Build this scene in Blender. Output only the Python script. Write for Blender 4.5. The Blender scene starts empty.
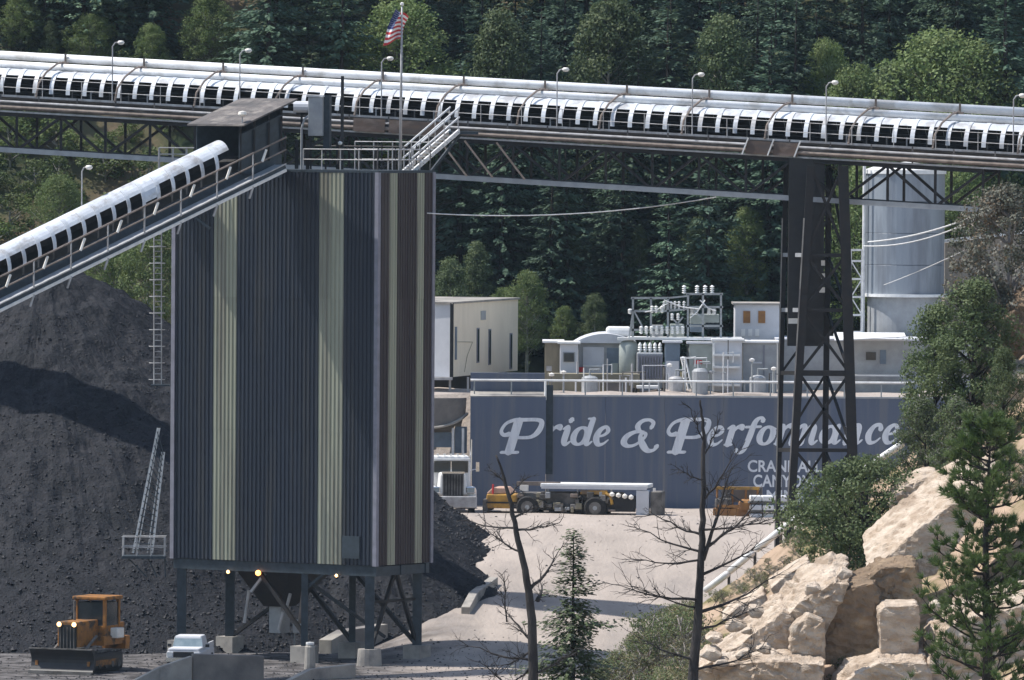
import bpy, bmesh, math, random
import numpy as np
from mathutils import Vector, Matrix, noise

# ------------------------------------------------------------------ camera, sky, sun, exposure
scene = bpy.context.scene
F, W, H = 9000.0, 1024, 680
CAM = Vector((0.0, 0.0, 30.35))
PITCH = math.atan(240.0 / F)
ROLL = math.radians(0.4)
RC = (Matrix.Rotation(math.radians(90) - PITCH, 3, 'X') @ Matrix.Rotation(ROLL, 3, 'Z'))
cam_d = bpy.data.cameras.new('camera')
cam_d.sensor_width = 36.0
cam_d.lens = F / W * 36.0
cam_d.clip_start = 1.0
cam_d.clip_end = 5000.0
cam = bpy.data.objects.new('camera', cam_d)
cam.matrix_world = Matrix.Translation(CAM) @ RC.to_4x4()
scene.collection.objects.link(cam)
scene.camera = cam

SUN_EL = math.radians(58)
SUN_B = math.radians(-8)          # the light travels to the right and this much away from the camera
world = bpy.data.worlds.new('World')
scene.world = world
world.use_nodes = True
wn = world.node_tree
wn.nodes.clear()
sky = wn.nodes.new('ShaderNodeTexSky')
sky.sky_type = 'NISHITA'
sky.sun_disc = False
sky.sun_elevation = SUN_EL
sky.sun_rotation = math.atan2(-math.cos(SUN_B), -math.sin(SUN_B))
sky.air_density = 1.2
bgn = wn.nodes.new('ShaderNodeBackground')
bgn.inputs['Strength'].default_value = 0.135
wo = wn.nodes.new('ShaderNodeOutputWorld')
wn.links.new(sky.outputs[0], bgn.inputs[0])
wn.links.new(bgn.outputs[0], wo.inputs[0])
sun_d = bpy.data.lights.new('sun', 'SUN')
sun_d.energy = 4.6
sun_d.angle = math.radians(0.5)
sun_d.color = (1.0, 0.95, 0.88)
sun = bpy.data.objects.new('sun', sun_d)
tv = Vector((math.cos(SUN_B) * math.cos(SUN_EL), math.sin(SUN_B) * math.cos(SUN_EL), -math.sin(SUN_EL)))
sun.rotation_euler = tv.to_track_quat('-Z', 'Y').to_euler()
sun.location = (-60, 420, 120)
scene.collection.objects.link(sun)
vs = scene.view_settings
vs.view_transform = 'Standard'
vs.look = 'None'
vs.exposure = 0.42
vs.gamma = 1.0
vs.use_curve_mapping = False

# ------------------------------------------------------------------ helpers
col = scene.collection
rnd = random.Random(7)

def P(px, py, Y):
    d = RC @ Vector(((px - W / 2) / F, -(py - H / 2) / F, -1.0))
    return CAM + d * (Y / d.y)

def V(*a):
    return Vector(a)

class MB:
    def __init__(s):
        s.v = []
        s.f = []
        s.m = []
        s.cur = 0
    def add(s, vs_, fs_):
        n = len(s.v)
        s.v.extend([tuple(q) for q in vs_])
        for f in fs_:
            s.f.append([i + n for i in f])
            s.m.append(s.cur)
        return s
    def hexa(s, p):
        return s.add(p, [(0, 3, 2, 1), (4, 5, 6, 7), (0, 1, 5, 4), (1, 2, 6, 5), (2, 3, 7, 6), (3, 0, 4, 7)])
    def box(s, c, size, rz=0.0):
        cx, cy, cz = c
        a, b, h = size[0] / 2, size[1] / 2, size[2] / 2
        ca, sa = math.cos(rz), math.sin(rz)
        pts = []
        for z in (-h, h):
            for x, y in ((-a, -b), (a, -b), (a, b), (-a, b)):
                pts.append((cx + x * ca - y * sa, cy + x * sa + y * ca, cz + z))
        return s.hexa(pts)
    def beam(s, p0, p1, w, h=None, up=(0, 0, 1)):
        h = h or w
        p0, p1 = Vector(p0), Vector(p1)
        t = (p1 - p0).normalized()
        u = Vector(up)
        if abs(t.dot(u)) > 0.98:
            u = Vector((0, 1, 0))
        a = t.cross(u).normalized() * (w / 2)
        b = a.cross(t).normalized() * (h / 2)
        pts = [p0 - a - b, p0 + a - b, p0 + a + b, p0 - a + b, p1 - a - b, p1 + a - b, p1 + a + b, p1 - a + b]
        return s.hexa(pts)
    def tube(s, pts, r, n=8, cap=True):
        pts = [Vector(p) for p in pts]
        rr = r if isinstance(r, (list, tuple)) else [r] * len(pts)
        base = len(s.v)
        prev = None
        for i, p in enumerate(pts):
            if i == 0:
                t = pts[1] - p
            elif i == len(pts) - 1:
                t = p - pts[i - 1]
            else:
                t = pts[i + 1] - pts[i - 1]
            t.normalize()
            if prev is None:
                u = Vector((0, 0, 1)) if abs(t.z) < 0.9 else Vector((0, 1, 0))
                a = t.cross(u).normalized()
            else:
                a = prev - t * prev.dot(t)
                a.normalize()
            prev = a
            b = t.cross(a)
            for k in range(n):
                g = 2 * math.pi * k / n
                s.v.append(tuple(p + (a * math.cos(g) + b * math.sin(g)) * rr[i]))
        for i in range(len(pts) - 1):
            for k in range(n):
                k2 = (k + 1) % n
                s.f.append([base + i * n + k, base + i * n + k2, base + (i + 1) * n + k2, base + (i + 1) * n + k])
                s.m.append(s.cur)
        if cap:
            s.f.append([base + k for k in range(n)][::-1])
            s.m.append(s.cur)
            e = base + (len(pts) - 1) * n
            s.f.append([e + k for k in range(n)])
            s.m.append(s.cur)
        return s
    def lathe(s, c, prof, n=24):
        c = Vector(c)
        base = len(s.v)
        for (r, z) in prof:
            for k in range(n):
                g = 2 * math.pi * k / n
                s.v.append((c.x + r * math.cos(g), c.y + r * math.sin(g), c.z + z))
        for i in range(len(prof) - 1):
            for k in range(n):
                k2 = (k + 1) % n
                s.f.append([base + i * n + k, base + i * n + k2, base + (i + 1) * n + k2, base + (i + 1) * n + k])
                s.m.append(s.cur)
        return s
    def build(s, name, mat, parent=None, smooth=False, bevel=0.0):
        me = bpy.data.meshes.new(name)
        off = parent_world(parent) if parent is not None else Vector((0, 0, 0))
        vv = [(x - off.x, y - off.y, z - off.z) for x, y, z in s.v] if off.length else s.v
        me.from_pydata(vv, [], s.f)
        mats = mat if isinstance(mat, (list, tuple)) else [mat]
        for m in mats:
            me.materials.append(m)
        if len(mats) > 1:
            me.polygons.foreach_set('material_index', s.m)
        if smooth:
            me.polygons.foreach_set('use_smooth', [True] * len(me.polygons))
        me.update()
        o = bpy.data.objects.new(name, me)
        col.objects.link(o)
        if parent is not None:
            o.parent = parent
        if bevel > 0:
            md = o.modifiers.new('bevel', 'BEVEL')
            md.width = bevel
            md.segments = 2
            md.limit_method = 'ANGLE'
        return o

def parent_world(p):
    off = Vector((0, 0, 0))
    while p is not None:
        off += p.location
        p = p.parent
    return off

def tag(o, label=None, cat=None, group=None, kind=None):
    if label: o['label'] = label
    if cat: o['category'] = cat
    if group: o['group'] = group
    if kind: o['kind'] = kind
    return o

def thing(name, label, cat, loc=(0, 0, 0), group=None):
    o = bpy.data.objects.new(name, None)
    o.empty_display_size = 0.5
    col.objects.link(o)
    o.location = loc
    return tag(o, label, cat, group)

def copy_tree(o, loc, label=None, group=None, rz=0.0, sc=1.0, parent=None):
    c = o.copy()
    col.objects.link(c)
    c.parent = parent
    if parent is None:
        c.location = loc
        c.rotation_euler = (0, 0, rz)
        c.scale = sc if isinstance(sc, tuple) else (sc, sc, sc)
        if label: c['label'] = label
        if group: c['group'] = group
    for ch in list(o.children):
        copy_tree(ch, None, parent=c)
    return c

def mat(name, c1, c2=None, scale=2.0, rough=0.7, metal=0.0, bump=0.0, bscale=None, stretch=(1, 1, 1), lo=0.35, hi=0.65,
        spec=0.4, rnd_amt=0.0, emit=None, estr=0.0, coat=0.0, detail=5.0, c3=None, s3=0.3):
    m = bpy.data.materials.new(name)
    m.use_nodes = True
    nt = m.node_tree
    b = nt.nodes['Principled BSDF']
    b.inputs['Roughness'].default_value = rough
    b.inputs['Metallic'].default_value = metal
    b.inputs['Specular IOR Level'].default_value = spec
    if coat: b.inputs['Coat Weight'].default_value = coat
    if emit:
        b.inputs['Emission Color'].default_value = (*emit, 1)
        b.inputs['Emission Strength'].default_value = estr
    tc = nt.nodes.new('ShaderNodeTexCoord')
    mp = nt.nodes.new('ShaderNodeMapping')
    mp.inputs['Scale'].default_value = stretch
    nt.links.new(tc.outputs['Object'], mp.inputs['Vector'])
    def ramp_noise(sc, a, b_):
        n = nt.nodes.new('ShaderNodeTexNoise')
        n.inputs['Scale'].default_value = sc
        n.inputs['Detail'].default_value = detail
        n.inputs['Roughness'].default_value = 0.6
        nt.links.new(mp.outputs[0], n.inputs['Vector'])
        r = nt.nodes.new('ShaderNodeMapRange')
        r.inputs['From Min'].default_value = a
        r.inputs['From Max'].default_value = b_
        nt.links.new(n.outputs['Fac'], r.inputs['Value'])
        return n, r
    src = None
    if c2 is None:
        c2 = tuple(x * 0.8 for x in c1)
    n, r = ramp_noise(scale, lo, hi)
    mx = nt.nodes.new('ShaderNodeMix')
    mx.data_type = 'RGBA'
    mx.inputs['A'].default_value = (*c1, 1)
    mx.inputs['B'].default_value = (*c2, 1)
    nt.links.new(r.outputs[0], mx.inputs['Factor'])
    src = mx.outputs['Result']
    if c3 is not None:
        n3, r3 = ramp_noise(s3, 0.5, 0.62)
        m3 = nt.nodes.new('ShaderNodeMix')
        m3.data_type = 'RGBA'
        nt.links.new(r3.outputs[0], m3.inputs['Factor'])
        nt.links.new(src, m3.inputs['A'])
        m3.inputs['B'].default_value = (*c3, 1)
        src = m3.outputs['Result']
    if rnd_amt:
        oi = nt.nodes.new('ShaderNodeObjectInfo')
        hs = nt.nodes.new('ShaderNodeHueSaturation')
        mr = nt.nodes.new('ShaderNodeMapRange')
        mr.inputs['To Min'].default_value = 1 - rnd_amt
        mr.inputs['To Max'].default_value = 1 + rnd_amt
        nt.links.new(oi.outputs['Random'], mr.inputs['Value'])
        nt.links.new(mr.outputs[0], hs.inputs['Value'])
        nt.links.new(src, hs.inputs['Color'])
        src = hs.outputs[0]
    nt.links.new(src, b.inputs['Base Color'])
    if bump:
        bn = nt.nodes.new('ShaderNodeTexNoise')
        bn.inputs['Scale'].default_value = bscale or scale * 4
        bn.inputs['Detail'].default_value = 6
        nt.links.new(mp.outputs[0], bn.inputs['Vector'])
        bp = nt.nodes.new('ShaderNodeBump')
        bp.inputs['Strength'].default_value = bump
        bp.inputs['Distance'].default_value = 0.1
        nt.links.new(bn.outputs['Fac'], bp.inputs['Height'])
        nt.links.new(bp.outputs[0], b.inputs['Normal'])
    return m

def leaf_mat(name, c1, c2, scale=0.6, rnd_amt=0.25, trans=0.25):
    m = mat(name, c1, c2, scale=scale, rough=0.65, spec=0.25, rnd_amt=rnd_amt, lo=0.4, hi=0.6, detail=3)
    nt = m.node_tree
    b = nt.nodes['Principled BSDF']
    out = [n for n in nt.nodes if n.type == 'OUTPUT_MATERIAL'][0]
    tr = nt.nodes.new('ShaderNodeBsdfTranslucent')
    ms = nt.nodes.new('ShaderNodeMixShader')
    ms.inputs[0].default_value = trans
    nt.links.new(b.inputs['Base Color'].links[0].from_socket, tr.inputs['Color'])
    nt.links.new(b.outputs[0], ms.inputs[1])
    nt.links.new(tr.outputs[0], ms.inputs[2])
    nt.links.new(ms.outputs[0], out.inputs['Surface'])
    return m

def add_dust(m, dust, x0, x1, y0, y1):
    """coal dust trodden over the ground in the pit: mixes a second colour by place, broken up with noise"""
    nt = m.node_tree
    b = nt.nodes['Principled BSDF']
    src = b.inputs['Base Color'].links[0].from_socket
    tc = nt.nodes.new('ShaderNodeTexCoord')
    sx = nt.nodes.new('ShaderNodeSeparateXYZ')
    nt.links.new(tc.outputs['Object'], sx.inputs[0])
    n = nt.nodes.new('ShaderNodeTexNoise')
    n.inputs['Scale'].default_value = 0.35
    n.inputs['Detail'].default_value = 8
    nt.links.new(tc.outputs['Object'], n.inputs['Vector'])
    def ramp(sock, a, b_, amp):
        ad = nt.nodes.new('ShaderNodeMath')
        ad.operation = 'MULTIPLY_ADD'
        nt.links.new(n.outputs['Fac'], ad.inputs[0])
        ad.inputs[1].default_value = amp
        nt.links.new(sock, ad.inputs[2])
        r = nt.nodes.new('ShaderNodeMapRange')
        r.interpolation_type = 'SMOOTHSTEP'
        r.inputs['From Min'].default_value = a + amp / 2
        r.inputs['From Max'].default_value = b_ + amp / 2
        nt.links.new(ad.outputs[0], r.inputs['Value'])
        return r.outputs[0]
    fx = ramp(sx.outputs['X'], x0, x1, 9.0)
    fy = ramp(sx.outputs['Y'], y0, y1, 18.0)
    mu = nt.nodes.new('ShaderNodeMath')
    mu.operation = 'MULTIPLY'
    nt.links.new(fx, mu.inputs[0])
    nt.links.new(fy, mu.inputs[1])
    mx = nt.nodes.new('ShaderNodeMix')
    mx.data_type = 'RGBA'
    nt.links.new(mu.outputs[0], mx.inputs['Factor'])
    nt.links.new(src, mx.inputs['A'])
    n2 = nt.nodes.new('ShaderNodeTexNoise')
    n2.inputs['Scale'].default_value = 0.9
    n2.inputs['Detail'].default_value = 10
    nt.links.new(tc.outputs['Object'], n2.inputs['Vector'])
    r2 = nt.nodes.new('ShaderNodeMapRange')
    r2.inputs['From Min'].default_value = 0.4
    r2.inputs['From Max'].default_value = 0.65
    nt.links.new(n2.outputs['Fac'], r2.inputs['Value'])
    m2 = nt.nodes.new('ShaderNodeMix')
    m2.data_type = 'RGBA'
    m2.inputs['A'].default_value = (*[c * .55 for c in dust], 1)
    m2.inputs['B'].default_value = (*[c * 1.9 for c in dust], 1)
    nt.links.new(r2.outputs[0], m2.inputs['Factor'])
    nt.links.new(m2.outputs['Result'], mx.inputs['B'])
    nt.links.new(mx.outputs['Result'], b.inputs['Base Color'])

def lerp(a, b, t): return a + (b - a) * t
def sstep(a, b, x):
    t = max(0.0, min(1.0, (x - a) / (b - a)))
    return t * t * (3 - 2 * t)
def interp(tab, x):
    if x <= tab[0][0]: return tab[0][1]
    for (x0, y0), (x1, y1) in zip(tab, tab[1:]):
        if x <= x1:
            return y0 + (y1 - y0) * (x - x0) / (x1 - x0)
    return tab[-1][1]

M = {}
M['ground'] = mat('dusty ground', (0.41, 0.355, 0.315), (0.31, 0.27, 0.24), scale=0.35, rough=0.95, bump=0.6, bscale=5, spec=0.1, c3=(0.27, 0.24, 0.22), s3=0.16, stretch=(1, .35, 1), detail=10)
add_dust(M['ground'], (0.085, 0.08, 0.08), -1.0, -9.0, 512, 498)
M['scrub'] = mat('scrub slope', (0.05, 0.065, 0.028), (0.14, 0.105, 0.07), scale=0.35, rough=0.95, bump=0.8, bscale=2, spec=0.1, c3=(0.03, 0.042, 0.02), s3=0.12)
M['hillsoil'] = mat('pinkish hill soil', (0.42, 0.31, 0.23), (0.27, 0.20, 0.14), scale=0.5, rough=0.95, bump=0.9, bscale=3, spec=0.1, c3=(0.16, 0.14, 0.07), s3=0.35)
M['coal'] = mat('coal', (0.0055, 0.007, 0.011), (0.016, 0.0165, 0.021), scale=1.6, rough=0.8, bump=1.0, bscale=6, spec=0.25, c3=(0.0045, 0.006, 0.0095), s3=0.25, lo=.42, hi=.6, detail=9)
M['lump'] = mat('coal lump', (0.006, 0.0075, 0.011), (0.021, 0.021, 0.026), scale=2.0, rough=0.7, spec=0.35)
M['blue'] = mat('dark blue corrugated cladding', (0.0115, 0.0185, 0.034), (0.0155, 0.0225, 0.037), scale=1.0, rough=0.5, stretch=(1.5, 1.5, 0.08), spec=0.4, c3=(0.030, 0.033, 0.040), s3=0.9, rnd_amt=.11, detail=8)
M['brown'] = mat('side cladding with shade tint', (0.052, 0.040, 0.041), (0.043, 0.034, 0.035), scale=1.0, rough=0.65, stretch=(1.5, 1.5, 0.08), spec=0.25, c3=(0.065, 0.055, 0.052), s3=.9, rnd_amt=.1)  # shade and warm ground bounce on the side face put into the colour
M['sage'] = mat('sage corrugated cladding', (0.33, 0.34, 0.265), (0.27, 0.28, 0.215), scale=1.2, rough=0.45, stretch=(1.5, 1.5, 0.08), spec=0.4, c3=(0.21, 0.205, 0.165), s3=0.9, rnd_amt=.06, detail=8)
M['trim'] = mat('grey metal trim', (0.22, 0.22, 0.27), (0.17, 0.17, 0.2), rough=0.5)
M['slate'] = mat('blue grey painted steel', (0.035, 0.05, 0.065), (0.02, 0.03, 0.04), scale=3, rough=0.55)
M['darksteel'] = mat('weathered dark steel', (0.008, 0.0095, 0.012), (0.02, 0.016, 0.015), scale=2.5, rough=0.65)
M['ruststeel'] = mat('rusty brown steel', (0.13, 0.085, 0.062), (0.07, 0.055, 0.05), scale=1.5, rough=0.8, stretch=(0.4, 0.4, 1), c3=(0.19, 0.15, 0.13), s3=0.8)
M['deck'] = mat('dusty deck steel', (0.135, 0.12, 0.115), (0.06, 0.058, 0.06), scale=1.3, rough=0.8, stretch=(0.5, 0.5, 3.0), lo=0.3, hi=0.7, c3=(0.2, 0.18, 0.165), s3=1.2)
M['galv'] = mat('galvanised hood sheet', (0.60, 0.63, 0.67), (0.47, 0.50, 0.55), scale=1.0, rough=0.45, spec=0.5, c3=(0.36, 0.36, 0.37), s3=0.9, rnd_amt=.1, detail=8)
M['pipe'] = mat('pale pipe', (0.80, 0.81, 0.83), (0.68, 0.69, 0.71), scale=1.0, rough=0.5, c3=(0.55, 0.54, 0.53), s3=0.6)
M['rail'] = mat('galvanised rail', (0.45, 0.45, 0.46), (0.28, 0.27, 0.27), scale=2, rough=0.5)
M['railwhite'] = mat('white rail', (0.75, 0.75, 0.74), (0.55, 0.55, 0.55), scale=2, rough=0.5)
M['rusttube'] = mat('brown conduit', (0.26, 0.21, 0.18), (0.15, 0.12, 0.10), scale=2, rough=0.7)
M['belt'] = mat('rubber belt', (0.012, 0.012, 0.013), (0.02, 0.02, 0.02), rough=0.7)
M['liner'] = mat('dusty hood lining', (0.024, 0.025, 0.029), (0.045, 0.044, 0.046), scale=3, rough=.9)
M['white'] = mat('white paint', (0.80, 0.80, 0.79), (0.66, 0.66, 0.65), scale=1.5, rough=0.5)
M['lampwhite'] = mat('lamp housing', (0.8, 0.78, 0.74), (0.7, 0.66, 0.6), rough=0.5)
M['concrete'] = mat('concrete', (0.36, 0.335, 0.30), (0.25, 0.235, 0.215), scale=0.8, rough=0.9, bump=0.2, c3=(0.17, 0.16, 0.155), s3=0.35)
M['darkconc'] = mat('stained concrete', (0.22, 0.20, 0.18), (0.13, 0.12, 0.115), scale=0.7, rough=0.9, bump=0.3)
M['signblue'] = mat('blue painted wall', (0.103, 0.124, 0.176), (0.125, 0.144, 0.19), scale=0.8, rough=0.7, stretch=(2.0, 1, 0.10), spec=0.2, c3=(0.145, 0.157, 0.187), s3=0.8, lo=.3, hi=.7, detail=9, rnd_amt=.04)
M['letter'] = mat('white sign paint', (0.74, 0.76, 0.80), (0.50, 0.53, 0.60), scale=1.4, rough=0.7, stretch=(1.6, 1, .4), lo=.48, hi=.75, detail=9)
M['cream'] = mat('cream siding', (0.80, 0.70, 0.56), (0.72, 0.63, 0.50), scale=1.0, rough=0.7, stretch=(1, 1, 0.3))
M['palegrey'] = mat('pale grey siding', (0.60, 0.61, 0.64), (0.52, 0.53, 0.56), scale=1.0, rough=0.6)
M['grey'] = mat('grey equipment paint', (0.36, 0.375, 0.39), (0.28, 0.29, 0.305), scale=1.5, rough=0.6)
M['green'] = mat('grey green paint', (0.36, 0.40, 0.38), (0.29, 0.32, 0.30), scale=1.5, rough=0.6)
M['bluegrey'] = mat('blue grey paint', (0.16, 0.21, 0.27), (0.12, 0.155, 0.2), scale=1.5, rough=0.5)
M['tan'] = mat('weathered tan boards', (0.26, 0.23, 0.165), (0.17, 0.155, 0.115), scale=1.0, rough=0.8, stretch=(1, 1, 0.3))
M['beige'] = mat('beige metal siding', (0.36, 0.31, 0.26), (0.28, 0.24, 0.2), scale=1.0, rough=0.6, stretch=(1, 1, 0.2))
M['tank'] = mat('steel tank', (0.30, 0.335, 0.38), (0.235, 0.265, 0.31), scale=0.6, rough=0.4, metal=0.2, stretch=(1, 1, 0.15), c3=(0.18, 0.20, 0.235), s3=0.6)
M['glass'] = mat('dark glass', (0.02, 0.03, 0.035), (0.03, 0.04, 0.045), rough=0.12, spec=0.6)
M['cabglass'] = mat('pale reflecting glass', (0.18, 0.24, 0.27), (0.28, 0.34, 0.37), rough=0.15, spec=0.7)
M['chrome'] = mat('chrome', (0.7, 0.7, 0.72), (0.6, 0.6, 0.6), rough=0.2, metal=0.9)
M['rubber'] = mat('tyre rubber', (0.015, 0.015, 0.016), (0.03, 0.028, 0.027), scale=4, rough=0.85)
M['yellow'] = mat('worn yellow paint', (0.50, 0.28, 0.05), (0.30, 0.17, 0.045), scale=1.8, rough=0.65, c3=(0.14, 0.10, 0.065), s3=1.2, lo=.4, hi=.6)
M['orange'] = mat('dusty orange yellow paint', (0.36, 0.15, 0.03), (0.22, 0.10, 0.03), scale=2, rough=0.75, c3=(0.06, 0.045, 0.032), s3=1.3)
M['rust'] = mat('rusty orange paint', (0.36, 0.18, 0.055), (0.22, 0.11, 0.05), scale=1.5, rough=0.8)
M['pink'] = mat('faded pinkish paint', (0.55, 0.36, 0.27), (0.42, 0.27, 0.2), scale=1.5, rough=0.7)
M['black'] = mat('black worn steel', (0.012, 0.013, 0.016), (0.022, 0.022, 0.024), scale=2, rough=0.5)
M['mech'] = mat('greasy machinery grey', (0.16, 0.15, 0.14), (0.07, 0.065, 0.06), scale=1.5, rough=0.7, lo=0.4, hi=0.6)
M['porcelain'] = mat('white porcelain insulator', (0.8, 0.8, 0.78), (0.7, 0.7, 0.68), rough=0.25)
M['silverframe'] = mat('silver steel frame', (0.36, 0.38, 0.38), (0.26, 0.275, 0.28), rough=0.5)
M['flagred'] = mat('flag red cloth', (0.55, 0.05, 0.05), (0.48, 0.04, 0.045), rough=0.8)
M['flagwhite'] = mat('flag white cloth', (0.8, 0.77, 0.76), (0.74, 0.72, 0.72), rough=0.8)
M['flagblue'] = mat('flag blue cloth', (0.05, 0.065, 0.2), (0.04, 0.05, 0.16), rough=0.8)
M['rock'] = mat('buff sandstone', (0.58, 0.49, 0.40), (0.42, 0.33, 0.25), scale=0.9, rough=0.95, bump=1.0, bscale=12, spec=0.1, stretch=(1, 1, 2.0), c3=(0.34, 0.265, 0.20), s3=0.55, lo=0.40, hi=0.62, detail=12)
M['rockdark'] = mat('darker brown sandstone', (0.26, 0.19, 0.13), (0.14, 0.105, 0.075), scale=0.8, rough=0.95, bump=1.0, bscale=6, spec=0.1, c3=(0.36, 0.27, 0.18), s3=0.4, detail=9)  # darker and browner than the buff sandstone
M['bark'] = mat('dark bark', (0.02, 0.016, 0.014), (0.045, 0.037, 0.032), scale=6, rough=0.95, stretch=(1, 1, 0.3), bump=0.5)
M['deadbark'] = mat('dark dead wood', (0.018, 0.016, 0.016), (0.05, 0.044, 0.042), scale=4, rough=0.95, stretch=(1, 1, 0.3), bump=0.5)
M['palewood'] = mat('bleached twig wood', (0.30, 0.27, 0.25), (0.16, 0.14, 0.13), scale=3, rough=0.95)
M['aspenbark'] = mat('pale bark', (0.32, 0.31, 0.27), (0.14, 0.13, 0.11), scale=3, rough=0.9)
M['needle'] = leaf_mat('blue green needles', (0.055, 0.100, 0.072), (0.098, 0.155, 0.098), rnd_amt=0.45)
M['needle2'] = leaf_mat('olive needles', (0.075, 0.105, 0.05), (0.11, 0.14, 0.068), rnd_amt=0.25)
M['aspen'] = leaf_mat('aspen leaves', (0.11, 0.165, 0.055), (0.175, 0.22, 0.085), rnd_amt=0.15, trans=.3)
M['olive'] = leaf_mat('olive broadleaf foliage', (0.075, 0.11, 0.048), (0.12, 0.155, 0.072), rnd_amt=0.2, trans=.3)
M['shrub'] = leaf_mat('shrub leaves', (0.085, 0.125, 0.04), (0.13, 0.16, 0.055), rnd_amt=0.25)
M['juniper'] = leaf_mat('juniper foliage', (0.085, 0.125, 0.048), (0.135, 0.172, 0.075), rnd_amt=0.2, trans=.3)
M['pine'] = leaf_mat('pine needles', (0.075, 0.125, 0.035), (0.12, 0.165, 0.06), scale=1.0, rnd_amt=0.1, trans=.3)
M['greyleaf'] = leaf_mat('grey dead foliage', (0.17, 0.165, 0.14), (0.10, 0.11, 0.08), rnd_amt=0.15)
M['brownleaf'] = leaf_mat('brownish dying foliage', (0.17, 0.12, 0.075), (0.085, 0.082, 0.06), rnd_amt=0.15)
M['sagebrush'] = leaf_mat('sage brush', (0.16, 0.165, 0.085), (0.20, 0.17, 0.10), rnd_amt=0.3)
M['lampamber'] = mat('amber lamp', (0.9, 0.5, 0.2), rough=0.4, emit=(1.0, 0.33, 0.07), estr=5)
M['lampwarm'] = mat('warm lamp', (0.9, 0.7, 0.4), rough=0.4, emit=(1.0, 0.55, 0.2), estr=3.5)

# ------------------------------------------------------------------ ground
def base_z(x, y):
    m = sstep(-9, -3, x)
    ramp = 5.9 * sstep(478, 532, y) * m
    z = ramp
    if y > 540.95:
        bench = 12.6 * sstep(-12, -7, x) 
        z = max(z, bench)
    hl = max(0.0, (y - 548) * 0.80)
    hr = 12.6 + max(0.0, (y - 577) * 0.80) if y > 577 else 0.0
    hm = sstep(-14, -6, x)
    h = lerp(hl, hr, hm)
    z = max(z, h)
    if y > 548:
        z += 1.2 * noise.noise(Vector((x * 0.07, y * 0.07, 3))) * sstep(548, 570, y)
    return z

def soft_z(x, y):
    return base_z(x, y) + 0.10 * noise.noise(Vector((x * 0.25, y * 0.25, 0))) * (1 if y < 540 else 4)

def grid_mesh(xs, ys, fn, name, mats, face_mat=None):
    vs_ = [(x, y, fn(x, y)) for y in ys for x in xs]
    nx = len(xs)
    fs = [(j * nx + i, j * nx + i + 1, (j + 1) * nx + i + 1, (j + 1) * nx + i) for j in range(len(ys) - 1) for i in range(nx - 1)]
    me = bpy.data.meshes.new(name)
    me.from_pydata(vs_, [], fs)
    for m in mats: me.materials.append(m)
    if face_mat:
        me.polygons.foreach_set('material_index', [face_mat(sum(vs_[k][0] for k in f) / 4, sum(vs_[k][1] for k in f) / 4) for f in fs])
    me.polygons.foreach_set('use_smooth', [True] * len(fs))
    me.update()
    o = bpy.data.objects.new(name, me)
    col.objects.link(o)
    return o

xs = [-600, -400, -250, -150, -100, -75] + [x * 1.5 for x in range(-40, 41)] + [75, 100, 150, 250, 400, 600]
ys = [-200, 0, 200, 300, 350, 380, 400, 420, 440, 455] + [460 + 1.5 * k for k in range(0, 54)] + [540.3, 540.85, 541.05] + [543 + 2 * k for k in range(0, 50)] + [660, 700, 760, 850, 1000, 1300]
g = grid_mesh(xs, ys, soft_z, 'ground', [M['ground'], M['scrub']], lambda x, y: 1 if y > 556 or (x < -9 and y > 544) else 0)
tag(g, kind='structure')

# foreground hillside on the right
crest = [(560, 745), (600, 700), (640, 655), (700, 606), (740, 578), (790, 538), (850, 492), (900, 460), (950, 415), (1000, 345), (1060, 285), (1150, 225), (1400, 160)]
YC, YF = 432.0, 384.0
def crest_z(x):
    px = 512 + x * F / YC
    return CAM.z - (interp(crest, px) - 100) / F * YC - 0.004 * (px - 512) * 0.05
def hill_z(x, y):
    zc = crest_z(x)
    zf = 0.4 + 0.10 * max(0, x - 4)
    if y <= YC:
        t = (y - YF) / (YC - YF)
        z = lerp(zf, zc, max(0, min(1, t)) ** 0.9) - (0.10 * (YF - y) if y < YF else 0)
    else:
        z = zc - (y - YC) * 0.55
    return z + 0.55 * noise.noise(Vector((x * 0.35, y * 0.35, 9))) + 0.22 * noise.noise(Vector((x * 1.1, y * 1.1, 4)))
hx = [2 + 0.6 * k for k in range(0, 70)]
hy = [340, 352, 360, 366, 372] + [376 + 0.8 * k for k in range(0, 90)] + [452, 458, 464, 470]
hs = grid_mesh(hx, hy, hill_z, 'hillside', [M['hillsoil']])
tag(hs, kind='structure')

# ------------------------------------------------------------------ coal
def fbm(x, y, s, o=4):
    a, t = 1.0, 0.0
    for k in range(o):
        t += a * noise.noise(Vector((x * s, y * s, 7.3 + k)))
        a *= 0.55
        s *= 2.1
    return t

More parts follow.
